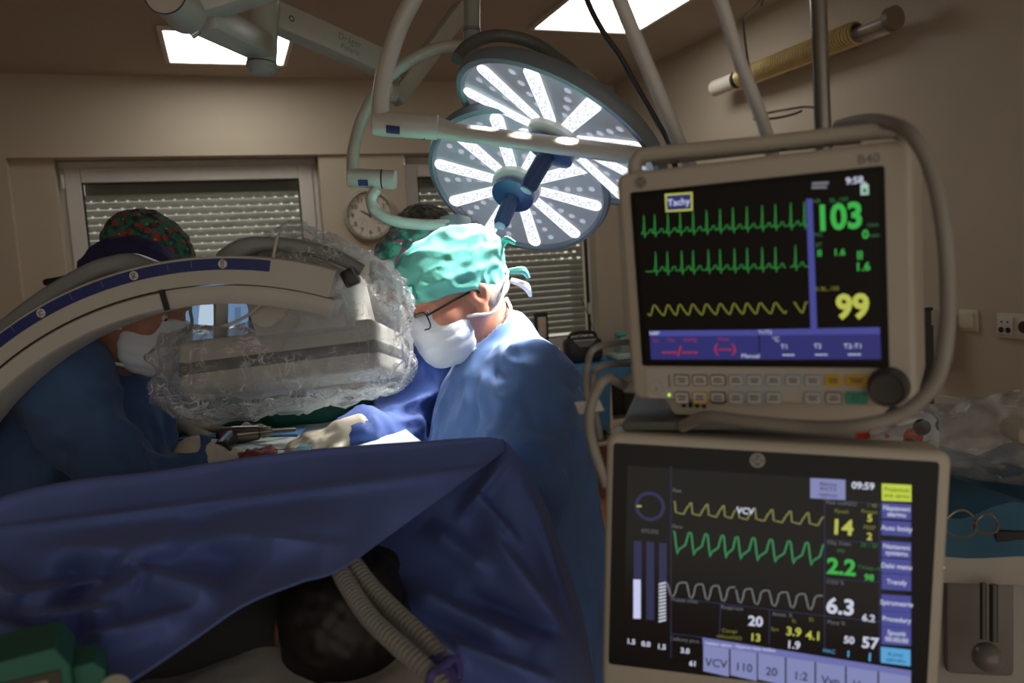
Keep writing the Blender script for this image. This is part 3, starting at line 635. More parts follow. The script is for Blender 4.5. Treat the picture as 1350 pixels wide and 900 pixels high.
# ------------------------------------------------------------------ patient monitor (upper)
mc = np.array([.53995, .72492, 1.57261]); mR = frame(y=(.76375, .64244, .06291), z=(-.05005, -.03823, .99801))
mR = np.array([np.cross(mR[:, 1], mR[:, 2]), mR[:, 1], mR[:, 2]]).T
def uv(c, R, x, y, off=0.0):
    n = R[:, 1]; q = ray(x, y); p = CAM+q*((c+n*off-CAM)@n)/(q@n); l = R.T@(p-c); return l[0], l[2]
m_case = M('monitor_case', (.50, .46, .39), .42, var=.02)
m_grey = M('dark_grey_rubber', (.06, .06, .06), .5, var=.05)
mon = thing('patient_monitor', 'upper beige monitor with green heart traces and number 103', 'monitor', mc, mR)
U = lambda x, y, off=0.0: uv(mc, mR, x, y, off)
x0, x1, z0, z1 = -.148, .155, -.1415, .1225
add('case', prism(rrect(x0, x1, z0, z1, .012), -.012, .15, .007, 3), m_case, mon)
add('bezel_recess', prism(rrect(-.131, .131, -.1, .1, .003), -.0135, -.008), M('black_glass', (.008, .008, .009), .18, var=0, spec=.3), mon, smooth=False)
scr = add('screen', rect(-.1245, .1245, -.0945, .0945, -.0142), M('screen_black', (.012, .012, .014), .16, var=0, spec=.35), mon, smooth=False)
S0 = np.array(scr.location); so = lambda s, e=.0006: (A(s[0])-S0+np.array([0, -.0142-e, 0]), s[1])
G = glow('screen_green', (.06, .68, .10), .58); GD = glow('screen_green_dim', (.05, .36, .10), .42); YL = glow('screen_yellow', (.72, .76, .12), .62); YD = glow('screen_yellow_dim', (.36, .36, .05), .5)
BL = glow('screen_blue', (.045, .05, .30), .45); BL2 = glow('screen_blue_light', (.10, .115, .52), .5); RD = glow('screen_red', (.62, .03, .05), .6); WH = glow('screen_white', (.72, .76, .92), .75); PW = glow('screen_pale', (.36, .40, .78), .55); LG = glow('screen_lime', (.58, .72, .06), .8); CY_ = glow('screen_cyan', (.10, .42, .78), .8); BK = M('screen_ink', (.01, .01, .05), .5, var=0); GY = glow('screen_grey', (.34, .36, .40), .4); DB = glow('screen_navy', (.05, .055, .19), .35)
def Tt(s, x, y, h, al='CENTER', bold=.0, sx=1.0, f=U, d=.86):
    u, w = f(x, y); return text(s, h*d/FPX/.70, u, w, 0, al, bold, sx)
def each(name, L, fn, mat, parent, e=.0006):
    for q in L: add(name, fn(q, e), mat, parent, smooth=False)
def poly(pts, wpx, f=U, d=.86): return ribbon([f(*q) for q in pts], wpx*d/FPX)
def quad(a, b, c, d, f=U):
    v = [f(*q) for q in (a, b, c, d)]; return A([(x, 0, z) for x, z in v]), [(0, 1, 2, 3)]
cr = lambda x, y: (810+x/2.5, 180+y/2.5)
def ecg(xs, base, top, tail, xa, xb):
    pts = [cr(xa, base(xa))]; 
    for i, x in enumerate(xs):
        n = xs[i+1] if i+1 < len(xs) else min(x+45, xb)
        pts += [cr(x-9, base(x)), cr(x-6, base(x)-6), cr(x-3, base(x)+2), cr(x, top(x)), cr(x+4, base(x)+13), cr(x+6, base(x)), cr(x+15, base(x)-3)]
        if n-x > 30: pts += [cr(x+20, base(x)-14), cr(x+25, base(x)-16), cr(x+30, base(x)-1)]
    pts.append(cr(xb, base(xb))); return [p for i, p in enumerate(pts) if i == 0 or p[0] > pts[i-1][0]+.1]
w1 = ecg([112, 147, 190, 230, 272, 316, 360, 402, 447, 497, 540, 590, 634], lambda x: 318-(x-108)*.055, lambda x: 258-(x-108)*.085, 0, 104, 645)
w2 = ecg([150, 188, 235, 272, 322, 360, 407, 448, 497, 540], lambda x: 440-(x-150)*.03, lambda x: 377-(x-150)*.045, 0, 118, 575)
w3 = ecg([605], lambda x: 424, lambda x: 355, 0, 588, 648)
add('heart_trace', so(poly(w1, 1.1)), glow('trace_heart', (.05, .5, .09), .5), scr, smooth=False); add('heart_trace', so(join(poly(w2, 1.1), poly(w3, 1.1))), glow('trace_heart', (.05, .5, .09), .5), scr, smooth=False)
def pleth(xs, xa, xb):
    pts = []
    for i in range(len(xs)-1):
        a, b = xs[i], xs[i+1]
        for t, v in ((0, 1), (.12, .93), (.3, .55), (.5, .22), (.62, .04), (.72, 0), (.8, .25), (.92, .85)): pts.append(cr(a+(b-a)*t, 583-(a-145)*.02-v*34))
    return [p for p in pts if cr(xa, 0)[0] <= p[0] <= cr(xb, 0)[0]]
add('pulse_trace', so(join(poly(pleth([105, 145, 190, 228, 270, 315, 360, 405, 447, 490, 540, 585], 122, 578), 1.7), poly(pleth([600, 640, 690], 600, 650), 1.7))), YD, scr, smooth=False)
q4 = lambda a, b, c, d: quad(cr(*a), cr(*b), cr(*c), cr(*d))
add('divider_bar', so(q4((640, 204), (661, 203), (676, 625), (655, 626))), BL2, scr, smooth=False)
add('value_panel', so(join(q4((130, 632), (485, 629), (487, 726), (135, 726)), q4((488, 628), (880, 620), (884, 724), (490, 726)))), BL, scr, smooth=False)
add('panel_header', so(join(q4((130, 632), (485, 629), (485, 648), (131, 650)), q4((488, 628), (880, 620), (881, 642), (488, 647))), .001), BL2, scr, smooth=False)
c_ = lambda x, y: cr(x, y)
add('alarm_box', so(join(q4((181, 188), (271, 182), (272, 242), (184, 247))), .001), YL, scr, smooth=False); add('alarm_fill', so(q4((187, 194), (266, 188), (267, 236), (189, 241)), .0015), BL, scr, smooth=False)
add('alarm_text', so(Tt('Tachy', *c_(227, 215), 9, bold=.012), .002), WH, scr, smooth=False)
add('big_number', so(Tt('103', *c_(746, 266), 30, bold=.035, sx=.86)), G, scr, smooth=False)
each('green_values', [Tt('0', *c_(833, 320), 10, bold=.03), Tt('II', *c_(684, 381), 8, bold=.02), Tt('1.6', *c_(748, 378), 8, bold=.02), Tt('II', *c_(815, 388), 10, bold=.02), Tt('1.6', *c_(824, 425), 10, bold=.02)], so, G, scr)
each('small_green_text', [Tt('HR', *c_(675, 212), 5), Tt('BL..103', *c_(747, 207), 5), Tt('/min', *c_(857, 288), 5), Tt('/min', *c_(860, 322), 5), Tt('PVC', *c_(678, 321), 5), Tt('ST', *c_(682, 354), 5)], so, GD, scr)
add('big_number', so(Tt('99', *c_(791, 557), 29, bold=.04, sx=.92)), YL, scr, smooth=False); add('small_yellow_text', so(Tt('% BL..100', *c_(708, 496), 5)), YD, scr, smooth=False)
each('red_values', [Tt('---/---', *c_(228, 700), 13, bold=.02, sx=1.25), Tt('(---)', *c_(376, 690), 12, bold=.02, sx=1.1), Tt('Sys', *c_(150, 664), 5), Tt('Dia', *c_(200, 663), 5), Tt('mmHg', *c_(262, 661), 5), Tt('Mean', *c_(372, 660), 5)], so, RD, scr)
each('white_text', [Tt('Manual', *c_(460, 714), 6), Tt('T1', *c_(570, 684), 6), Tt('T2', *c_(678, 682), 6), Tt('T2-T1', *c_(793, 682), 6), Tt('---', *c_(583, 708), 8, bold=.02, sx=1.4), Tt('---', *c_(690, 707), 8, bold=.02, sx=1.4), Tt('---', *c_(797, 706), 8, bold=.02, sx=1.4), Tt('9:58', *c_(798, 145), 8, bold=.02), Tt('T1/T2', *c_(507, 637), 5), Tt('°C', *c_(542, 660), 6), Tt('NIBP', *c_(147, 641), 5)], so, WH, scr, .0015)
for q_ in (((660, 150), (714, 147), (714, 157), (660, 160)), ((658, 163), (708, 161), (708, 170), (658, 172))): add('small_print_line', so(q4(*q_)), GY, scr, smooth=False)
add('battery_icon', so(join(q4((817, 158), (843, 156), (844, 190), (818, 192)), q4((824, 151), (836, 150), (836, 157), (824, 158)))), glow('icon_mint', (.5, .75, .65), .7), scr, smooth=False); add('battery_level', so(q4((825, 170), (836, 169), (837, 184), (826, 185)), .001), GD, scr, smooth=False)
# bezel marks
def emblem(parent, f, x, y, r, yoff, ring, ink):
    u, w = f(x, y); add('emblem_plate', prism([(u+r*math.cos(a), w+r*math.sin(a)) for a in np.linspace(0, 2*math.pi, 24, endpoint=False)], yoff-.0012, yoff), ring, parent)
    L = [disc(u, w, r*.93, yoff-.0014, 24, r*.8), text('GE', r*.95, u, w, yoff-.0015, bold=.01)]
    for k in range(4):
        a0 = math.radians(45+90*k); L.append(ribbon([(u+r*.66*math.cos(a0+t)*(1-.25*math.sin(t*2)), w+r*.66*math.sin(a0+t)*(1-.25*math.sin(t*2))) for t in np.linspace(-.5, .5, 8)], r*.09, yoff-.0015))
    add('emblem_script', join(*L), ink, parent, smooth=False)
emblem(mon, U, 850, 240, .0065, -.0125, M('emblem_grey', (.14, .13, .12), .4), M('emblem_pale', (.42, .40, .36), .4))
add('model_lettering', text('B40', .013, *U(1147, 210), -.0128), M('print_grey', (.2, .19, .18), .6, var=0), mon, smooth=False)
# keypad
ck_ = lambda x, y: (830+x/3.462, 470+y/3.462)
m_key = M('key_white', (.60, .57, .53), .5, var=.02); KC = {'g': M('key_line_grey', (.16, .15, .15), .5), 'b': M('key_line_blue', (.22, .40, .55), .5), 'y': M('key_yellow', (.66, .43, .03), .5), 't': M('key_teal', (.05, .36, .28), .5), 'd': M('key_line_dark', (.07, .07, .09), .5)}
rowA = [(222, 292, 'g'), (303, 373, 'g'), (383, 455, 'g'), (465, 537, 'b'), (548, 620, 'b'), (633, 708, 'b'), (722, 795, 'b'), (808, 887, 'b'), (900, 978, 'y'), (992, 1098, 'y')]
rowB = [(222, 292, 'g'), (303, 373, 'yo'), (383, 455, 'd'), (465, 537, 'b'), (548, 620, 'b'), (633, 708, 'b'), (808, 887, 'b'), (903, 980, 'g'), (992, 1094, 't')]
add('keypad_plate', prism(rrect(U(858, 508)[0], .105, -.1385, -.1035, .003), -.0127, -.008), M('keypad_plate', (.53, .5, .46), .5, var=.02), mon, smooth=False)
for row, ya, yb in ((rowA, 70, 122), (rowB, 147, 203)):
    for (a, b, k) in row:
        pa_, pb_ = U(*ck_(a, ya)), U(*ck_(b, yb)); pc_ = U(*ck_(b, ya)); X0, X1 = pa_[0], pb_[0]; Z1, Z0 = (pa_[1]+pc_[1])/2, pb_[1]
        col = KC['y'] if k[0] == 'y' else KC[k]
        ko = add('key', prism(rrect(X0, X1, Z0, Z1, .0025, 3), -.0145, -.0115), col, mon, smooth=False); K0 = np.array(ko.location)
        kk = .0011; fill = m_key if k not in ('y', 't') else col
        add('key_cap', (lambda s: (A(s[0])-K0, s[1]))(prism(rrect(X0+kk, X1-kk, Z0+(kk if k not in ('yo', 'd') else .003), Z1-kk, .0018, 3), -.0151, -.0144)), fill, ko, smooth=False)
        n = 2; L_ = []
        for j in range(n):
            zc = Z1-(Z1-Z0)*(.36+.24*j); hw = (X1-X0)*(.3-.05*((j+int(a)) % 2)); L_.append(rect((X0+X1)/2-hw, (X0+X1)/2+hw, zc-.0008, zc+.0008, -.0153))
        if k == 't': L_ = [disc((X0+X1)/2-.001, (Z0+Z1)/2, .0034, -.0153, 18, .0024)]
        add('key_print', (lambda s: (A(s[0])-K0, s[1]))(join(*L_)), M('key_ink', (.09, .08, .09), .6, var=0), ko, smooth=False)
kx, kz = U(1171, 511, -.02); kr = .0185
add('knob', xf(lathe([(kr*1.08, -.002), (kr*1.08, .003), (kr, .004), (kr*.97, .016), (kr*.85, .019), (kr*.78, .0175), (.001, .0165)], 40), rot('X', 90), (kx, -.0115, kz)), m_grey, mon)
gx, gz = U(887, 517); add('power_light', xf(ball((0, 0, 0), .0016, 10, 6), None, (gx, -.0132, gz)), glow('green_light', (.5, 1.0, .1), 1.2), mon)
gx, gz = U(887, 499); add('mains_mark', rect(gx-.001, gx+.001, gz-.007, gz+.007, -.0129), M('print_grey'), mon, smooth=False)
gx, gz = U(870, 507); add('power_button', join(disc(gx, gz, .0085, -.0129, 24, .0079), ribbon([(gx, gz-.004), (gx, gz+.003)], .0008, -.013), disc(gx, gz-.003, .0018, -.013, 10)), M('print_soft', (.38, .35, .32), .6, var=0), mon, smooth=False)
# carry handle over the top and plinth below
add('carry_handle', tube([(-.1415, .03, z1-.02), (-.140, .03, z1+.006), (-.1345, .03, z1+.0165), (-.117, .03, z1+.0196), (.0035, .03, z1+.0156), (.1306, .03, z1+.0128), (.1455, .03, z1+.006), (.150, .035, z1-.02)], .0085, 12, 6), m_case, mon)
for q in (-.09, .03): add('handle_rib', box((q, .03, z1+.0075), (.008, .008, .004), .001), M('dark_edge'), mon)
add('handle_grip', tube([(x0+.03, .034, z1+.0115), (x1-.05, .034, z1+.008)], .005, 8), M('grip_grey', (.2, .19, .17), .6), mon)  # darker grey bar along the carry handle
add('plinth', prism([(x0+.03, z0+.004), (x1-.02, z0+.004), (x1-.04, z0-.022), (x0+.045, z0-.022)], .005, .13, .004), m_case, mon)
for q in (-.07, -.062, -.054, -.046): add('vent_slot', box((q-.02, .004, z0-.008), (.004, .003, .006)), m_gasket, mon, smooth=False)
# plugs on the left side, and the two cables hanging from them
m_cab = M('grey_cable', (.30, .28, .25), .5, var=.04)
for (x, y, dy) in ((818, 450, .08), (815, 478, .1), (822, 508, .05)):
    u, w = U(x, y, dy); add('plug', tube([(x0+.004, dy, w), (x0-.014, dy, w), (x0-.034, dy, w-.002)], [.011, .0105, .0075], 14), M('plug_grey', (.42, .41, .39), .5), mon)
Wm = lambda x, dy, z: mc+mR@np.array([x, dy, z])
z_a = U(818, 450, .08)[1]; z_b = U(815, 478, .1)[1]; z_c = U(822, 508, .05)[1]
t = thing('sensor_cable', 'grey sensor cable looping down from the topmost plug, carrying a white tag', 'cable', Wm(x0-.034, .08, z_a), group='cables on the monitor side')
o1 = Wm(x0-.034, .08, z_a)
add('lead', (lambda s: (A(s[0])-o1, s[1]))(tube([o1]+pp((786, 458, .97), (775, 480, .98), (773, 510, .97), (776, 540, .96), (783, 580, .95), (797, 625, .96), (830, 700, .98)), .0042, 10, 8)), m_cab, t)
tg = np.array([P(757, 530, .965), P(777, 528, .955), P(790, 526, .97), P(797, 541, .97), P(781, 543, .955), P(764, 546, .965)])
add('tag', (lambda s: (A(s[0])-o1, s[1]))(sheet(np.array([[tg[0], tg[1], tg[2]], [tg[5], tg[4], tg[3]]]), .0008)), M('paper_tag', (.62, .6, .55), .7), t, smooth=False)
o2 = Wm(x0-.034, .1, z_b)
tag(add('sensor_cable', tube([o2]+pp((795, 482, .98), (783, 494, .985), (781, 515, .98), (785, 545, .975), (792, 580, .96)), .0042, 10, 8), m_cab), 'thin grey sensor cable from the middle plug of the upper monitor', 'cable', 'cables on the monitor side')
o2 = Wm(x0-.034, .05, z_c)
tag(add('sensor_cable', tube([o2]+pp((800, 499, .93), (784, 520, .925), (777, 550, .93), (781, 585, .94), (800, 640, .95)), .0062, 10, 8), m_cab), 'thick grey sensor cable from the lowest plug of the upper monitor', 'cable', 'cables on the monitor side')
tag(add('power_cable', tube(pp((1105, 166, .92), (1135, 159, .86), (1165, 160, .8), (1200, 176, .74), (1228, 225, .72), (1244, 300, .71), (1250, 380, .71), (1247, 450, .71), (1232, 505, .72), (1190, 545, .735), (1130, 561, .75), (1060, 562, .79), (985, 555, .83), (930, 549, .87), (900, 562, .92)), .0068, 12, 8), m_cab), 'thick grey cable looping round the right side of the upper monitor', 'cable')

# ------------------------------------------------------------------ ventilator display (lower)
vc = np.array([.54485, .73921, 1.23266]); vR = frame(y=(.54294, .83914, -.03245), z=(.07391, -.00925, .99722)); vR = np.array([np.cross(vR[:, 1], vR[:, 2]), vR[:, 1], vR[:, 2]]).T
am = thing('anaesthesia_machine', 'beige anaesthesia machine carrying the lower black framed screen and the trays', 'anaesthesia machine', (vc[0]+.12, vc[1]+.2, 0))
vent = am
def V_(s): return xf(s, vR, vc-np.array(am.location))
U2 = lambda x, y, off=0.0: uv(vc, vR, x, y, off)
fx0, fx1, fz0, fz1 = -.178, .192, -.165, .152
add('display_case', V_(prism(rrect(fx0, fx1, fz0, fz1, .014), -.004, .05, .008, 3)), m_case, vent)
add('display_bezel', V_(prism(rrect(fx0+.0085, fx1-.013, -.128, fz1-.012, .004), -.0052, .0)), M('bezel_black', (.006, .006, .007), .35, var=0, spec=.3), vent, smooth=False)
s2 = add('display_screen', V_(rect(-.1525, .1525, -.1145, .1145, -.0054)), M('screen_black'), vent, smooth=False); S2 = np.array(s2.location)
def so2(s, e=.0006): v = A(s[0]).copy(); v[:, 1] += -.0054-e; v, f = V_((v, s[1])); return v-S2, f
T2 = lambda s, x, y, h, al='CENTER', bold=.0, sx=1.0: Tt(s, x, y, h, al, bold, sx, U2, .91)
p2 = lambda pts, w: poly(pts, w, U2, .91)
Q2 = lambda a, b, c, d: quad(a, b, c, d, U2)
c7 = lambda x, y: (780+x/2.5, 540+y/2.5)
def rowq(x0, y0, x1, y1, hL, hR): return Q2(c7(x0, y0), c7(x1, y1), c7(x1, y1+hR), c7(x0, y0+hL))
# airway pressure, flow and gas traces
def per(pts0, marks, base, amp, skip=()):
    out, cur = [], []
    for i in range(len(marks)-1):
        a, b = marks[i], marks[i+1]
        for t, v in pts0: cur.append(c7(a+(b-a)*t, base(a+(b-a)*t)-amp*v))
        if i in skip: out.append(cur); cur = []
    out.append(cur); return [c for c in out if len(c) > 2]
tp = [270, 325, 378, 432, 478, 533, 590, 650, 708, 766]
bp = lambda x: 336+(x-270)*.083
add('pressure_trace', so2(join(*[p2(c, 1.8) for c in per(((0, .9), (.08, .95), (.14, .1), (.45, .02), (.62, -.0), (.68, .2), (.8, .5), (.92, .7)), tp, bp, 42, (3,))])), glow('trace_yellow', (.42, .42, .12), .5), s2, smooth=False)
add('flow_trace', so2(join(*[p2(c, 2.2) for c in per(((0, .95), (.08, .8), (.16, -.3), (.24, -1.0), (.36, -.55), (.6, -.3), (.72, -.15), (.82, .4), (.92, .9)), tp, lambda x: 430+(x-270)*.085, 38, (3,))])), glow('trace_green', (.06, .46, .16), .5), s2, smooth=False)
add('gas_trace', so2(join(*[p2(c, 1.8) for c in per(((0, .55), (.08, .0), (.16, -.55), (.3, -.65), (.42, -.2), (.5, .45), (.62, .68), (.8, .75), (.96, .75)), [250, 315, 368, 420, 475, 528, 585, 645, 703, 762], lambda x: 585+(x-262)*.095, 35, (3,))])), glow('trace_grey', (.36, .38, .39), .42), s2, smooth=False)
# grid lines and frames
GL = []
for (a, b) in (((262, 612), (765, 672)), ((262, 730), (365, 742)), ((765, 290), (945, 306)), ((765, 422), (945, 434)), ((765, 548), (945, 562)), ((765, 672), (945, 690)), ((262, 180), (262, 810)), ((765, 290), (765, 780)), ((425, 632), (420, 745)), ((585, 652), (583, 765)), ((945, 300), (945, 820))): GL.append(p2([c7(*a), c7(*b)], 1.1))
add('grid_line', so2(join(*GL)), DB, s2, smooth=False)
# round gauge, bars
gu, gw = U2(*c7(193, 313)); add('gauge_ring', so2(disc(gu, gw, .0175, 0, 36, .0135)), DB, s2, smooth=False); add('gauge_needle', so2(p2([c7(150, 312), c7(166, 313)], 2), .001), YL, s2, smooth=False)
add('level_bar', so2(join(rowq(140, 425, 166, 427, 126, 126), rowq(181, 428, 207, 430, 256, 256), rowq(223, 432, 248, 434, 132, 132))), DB, s2, smooth=False)
add('level_bar', so2(rowq(139, 552, 163, 553, 128, 128), .001), glow('bar_white', (.62, .66, .95), .85), s2, smooth=False)
add('striped_bar', so2(join(*[rowq(222, 566+k*11, 246, 560+k*11, 6, 6) for k in range(12)]), .001), WH, s2, smooth=False)
# top boxes and side buttons
add('message_box', so2(rowq(718, 220, 833, 226, 66, 66), .001), PW, s2, smooth=False)
add('lime_button', so2(rowq(952, 238, 1049, 243, 56, 55), .001), LG, s2, smooth=False)
btn = [(300, 52), (358, 48), (425, 54), (482, 48), (532, 52), (600, 54), (655, 50), (706, 58)]
words = [('Nastaveni', 'alarmu'), ('Auto limity',), ('Nastaveni', 'systemu'), ('Dalsi menu',), ('Trendy',), ('Spirometrie',), ('Procedury',), ('Spustit', '00:00:00')]
for (y, h), wd in zip(btn, words):
    b_ = add('side_button', so2(rowq(951, y, 1048, y+6, h, h), .001), BL2, s2, smooth=False); b0 = np.array(b_.location)
    add('button_text', (lambda s: (s[0]-b0, s[1]))(so2(join(*[T2(w_, *c7(1000, y+h*(.5 if len(wd) == 1 else .32+.38*i)+3), 6.2, bold=.015, sx=.9) for i, w_ in enumerate(wd)]), .0018)), WH, b_, smooth=False)
add('cyan_button', so2(rowq(949, 772, 1046, 782, 52, 54), .001), CY_, s2, smooth=False)
each('dark_text', [T2('Alarmy', *c7(776, 240), 5), T2('MV/TV', *c7(776, 257), 5), T2('vypnuty', *c7(776, 275), 5), T2('Pozastavit', *c7(1000, 258), 5), T2('zvuk. alarmu', *c7(1000, 278), 5, sx=.8), T2('Konec', *c7(997, 797), 5), T2('zakroku', *c7(997, 815), 5)], so2, BK, s2, .002)
add('bottom_bar', so2(Q2(c7(365, 742), c7(1048, 850), c7(1048, 870), c7(366, 766)), .001), glow('bar_blue', (.20, .22, .58), .65), s2, smooth=False)
bx = [(368, 452), (457, 543), (547, 635), (640, 732), (737, 832), (837, 938), (943, 1047)]
vals = ['VCV', '110', '20', '1:2', 'Vyp', 'Vyp', '']
for (a, b), v in zip(bx, vals):
    ya, yb = 766+(a-368)*.152, 766+(b-368)*.152; q = add('setting_tile', so2(Q2(c7(a, ya), c7(b, yb), c7(b, yb+92), c7(a, ya+86)), .001), PW, s2, smooth=False); b0 = np.array(q.location)
    if v: add('tile_text', (lambda s: (s[0]-b0, s[1]))(so2(T2(v, *c7((a+b)/2, (ya+yb)/2+54), 11, bold=.008, sx=.95), .002)), BK, q, smooth=False)
add('header_text', so2(T2('Ventilator zapnuty - Objemove rizena ventilace', *c7(372, 758), 4.6, al='LEFT', sx=.72, bold=.01), .002), WH, s2, smooth=False)
# numbers
each('yellow_number', [T2('14', *c7(822, 384), 19, bold=.03), T2('5', *c7(913, 353), 9, bold=.03), T2('2', *c7(912, 413), 9, bold=.03), T2('3.9', *c7(664, 725), 11, bold=.025), T2('4.1', *c7(729, 738), 11, bold=.025), T2('13', *c7(538, 744), 10, bold=.025)], so2, YL, s2)
each('green_number', [T2('2.2', *c7(820, 514), 20, bold=.035), T2('98', *c7(911, 547), 8, bold=.03)], so2, G, s2)
each('white_number', [T2('6.3', *c7(817, 644), 20, bold=.03), T2('6.2', *c7(909, 680), 9, bold=.03), T2('57', *c7(914, 762), 14, bold=.03), T2('50', *c7(845, 752), 9, bold=.03), T2('20', *c7(539, 691), 13, bold=.03), T2('1.9', *c7(663, 768), 10, bold=.025), T2('09:59', *c7(891, 247), 8.5, bold=.03), T2('1.5', *c7(131, 757), 7, bold=.03), T2('0.0', *c7(180, 765), 7, bold=.03), T2('1.5', *c7(231, 774), 7, bold=.03), T2('3.0', *c7(308, 787), 7, bold=.03), T2('61', *c7(334, 829), 7, bold=.03)], so2, WH, s2)
each('blue_number', [T2('1', *c7(843, 797), 8, bold=.03), T2('1', *c7(913, 808), 10, bold=.03), T2('MAC', *c7(780, 788), 5)], so2, CY_, s2)
each('yellow_text', [T2('Ppeak', *c7(821, 330), 5), T2('Pmean', *c7(912, 331), 5), T2('PEEP', *c7(912, 383), 5), T2('/ 40', *c7(922, 311), 5), T2('Compl', *c7(453, 722), 5), T2('ml/cmH2O', *c7(453, 742), 5), T2('Sev', *c7(602, 716), 5), T2('Fi', *c7(665, 690), 5), T2('Et', *c7(722, 684), 5)], so2, YD, s2)
add('mode_text', so2(T2('VCV', *c7(505, 329), 8, bold=.03), .0012), WH, s2, smooth=False)
each('green_text', [T2('MV', *c7(819, 460), 5), T2('TVexp ml', *c7(912, 515), 5), T2('20 / 20', *c7(910, 441), 5)], so2, GD, s2)
each('white_label', [T2('Paw cmH2O', *c7(820, 303), 5), T2('Obj. l/min', *c7(812, 434), 5), T2('CO2 %', *c7(800, 562), 5), T2('Plyny %', *c7(803, 694), 5), T2('Respirace', *c7(462, 646), 5), T2('Anest. %', *c7(627, 668), 5), T2('Prutok l/min', *c7(305, 622), 5), T2('Celkovy prut.', *c7(308, 751), 5), T2('Paw', *c7(282, 262), 5), T2('Flow', *c7(283, 380), 5), T2('ETCO2', *c7(193, 396), 5)], so2, GY, s2)
eu, ew = U2(998, 605); er = .0085
add('emblem_plate', V_(prism([(eu+er*math.cos(a), ew+er*math.sin(a)) for a in np.linspace(0, 2*math.pi, 24, endpoint=False)], -.0064, -.005)), M('emblem_grey'), vent)
add('emblem_script', V_(join(disc(eu, ew, er*.95, -.0066, 24, er*.8), text('GE', er*1.0, eu, ew, -.0067, bold=.012), *[ribbon([(eu+er*.66*math.cos(a0+q), ew+er*.66*math.sin(a0+q)) for q in np.linspace(-.4, .4, 7)], er*.1, -.0067) for a0 in (.785, 2.356, 3.927, 5.498)])), M('emblem_pale'), vent, smooth=False)
# machine body behind the display
def Am(s): return (A(s[0])-np.array(am.location), s[1])
def mbox(cx, cy, cz, sx, sy, sz, bev=.008): return xf(box((cx, cy, 0), (sx, sy, sz), bev), np.array([vR[:, 0]*[1, 1, 0]/np.linalg.norm(vR[:2, 0]), vR[:, 1]*[1, 1, 0]/np.linalg.norm(vR[:2, 1]), ZZ]).T, np.array([vc[0], vc[1], cz])-np.array(am.location))
m_body = M('machine_body', (.38, .36, .33), .5, var=.03); m_bd = M('machine_dark', (.10, .10, .095), .5)
add('mast', mbox(.02, .14, .78, .2, .12, 1.26), m_body, am)
add('base', mbox(.2, .3, .1, .75, .5, .1, .02), m_bd, am)
for q, w_ in ((-.1, .1), (.5, .1), (-.1, .5), (.5, .5)): add('castor', xf(lathe([(.02, -.015), (.035, -.012), (.035, .012), (.02, .015)], 18), frame(y=(0, 0, 1), z=vR[:, 0]*[1, 1, 0]), np.array([vc[0], vc[1], .035])+vR[:, 0]*[1, 1, 0]*q+vR[:, 1]*[1, 1, 0]*w_-np.array(am.location)), m_grey, am)
add('top_tray', mbox(.0, .12, 1.401, .3, .22, .012, .004), m_bd, am)
# side unit at the right edge: cabinet with flowmeter and worktop
a = P(1300, 690, 1.25); sl = np.array(am.location)
RX = np.array([vR[:, 0]*[1, 1, 0]/np.linalg.norm(vR[:2, 0]), vR[:, 1]*[1, 1, 0]/np.linalg.norm(vR[:2, 1]), ZZ]).T
ax_ = RX.T@(a-np.array([vc[0], vc[1], 0]))
ztop = a[2]
def sbox(cx, cy, cz, sx, sy, sz, bev=.008): return xf(box((cx, cy, 0), (sx, sy, sz), bev), RX, np.array([vc[0], vc[1], cz])-sl)
sx_, sy_ = ax_[0], ax_[1]
add('side_cabinet', sbox(sx_+.12, sy_+.2, (ztop-.1+.15)/2, .5, .36, ztop-.1-.15, .01), m_body, am)
add('worktop', sbox(sx_+.12, sy_+.18, ztop-.045, .56, .44, .09, .02), M('worktop_beige', (.46, .43, .38), .45), am)
q = RX.T@(P(1336, 716, 1.19)-np.array([vc[0], vc[1], 0])); add('drawer_slot', sbox(q[0]+.03, sy_-.038, P(1336, 716, 1.19)[2]+.0, .1, .02, .03, .003), m_gasket, am)
fm = P(1302, 800, 1.235); fl = fm-sl
add('flowmeter_tube', (lambda s: (A(s[0])-sl, s[1]))(join(tube(pp((1296, 768, 1.2), (1296, 842, 1.2)), .0045, 10), tube(pp((1310, 770, 1.2), (1310, 845, 1.2)), .006, 10))), M('smoky_tube', (.05, .045, .04), .2), am)
add('flowmeter_bowl', ball(P(1302, 866, 1.2)-sl, .022, 18, 10), M('smoky_bowl', (.17, .16, .15), .2), am)
add('flowmeter_back', sbox(RX.T[0]@(fm-np.array([vc[0], vc[1], 0])), sy_+.01, fm[2]-.03, .1, .02, .2, .01), M('recess_grey', (.19, .18, .165), .5), am)
add('status_light', ball(vc+vR@np.array([.1925, .01, U2(1249, 752)[1]])-sl, .0018, 8, 6), glow('small_white_light', (.9, .95, .9), 1.0), am)
# cloth, instruments loop and plastic bag on the worktop
E2 = lambda x, y, z: np.array([vc[0], vc[1], 0])+RX@np.array([x, y, 0])+ZZ*z
g = np.array([[E2(sx_-.16+.56*j/24, sy_-.05+.4*i/16, ztop+.012+.03*(.5+.5*math.sin(j*.9+i*.5))*(1 if i else .2)) for j in range(25)] for i in range(17)])
g[0] -= ZZ*.05
tag(add('blue_cover', sheet(g, .006), M('blue_cover_cloth', (.035, .12, .2), .8, var=.1)), 'dark blue cloth lying on the worktop at the right edge', 'cloth')
b0 = E2(sx_+.1, sy_+.12, ztop+.1)
bag = surf(blend([s_ell(b0, (.25, .13, .06), RX), s_ell(b0+RX@np.array([.08, .02, .04]), (.15, .1, .05), RX)], .06), b0-.35, b0+.35, .011)
bag = push(bag, .02*fbm(bag[0]*16, 3, 3)-.012*np.abs(fbm(bag[0]*30, 9, 2)))
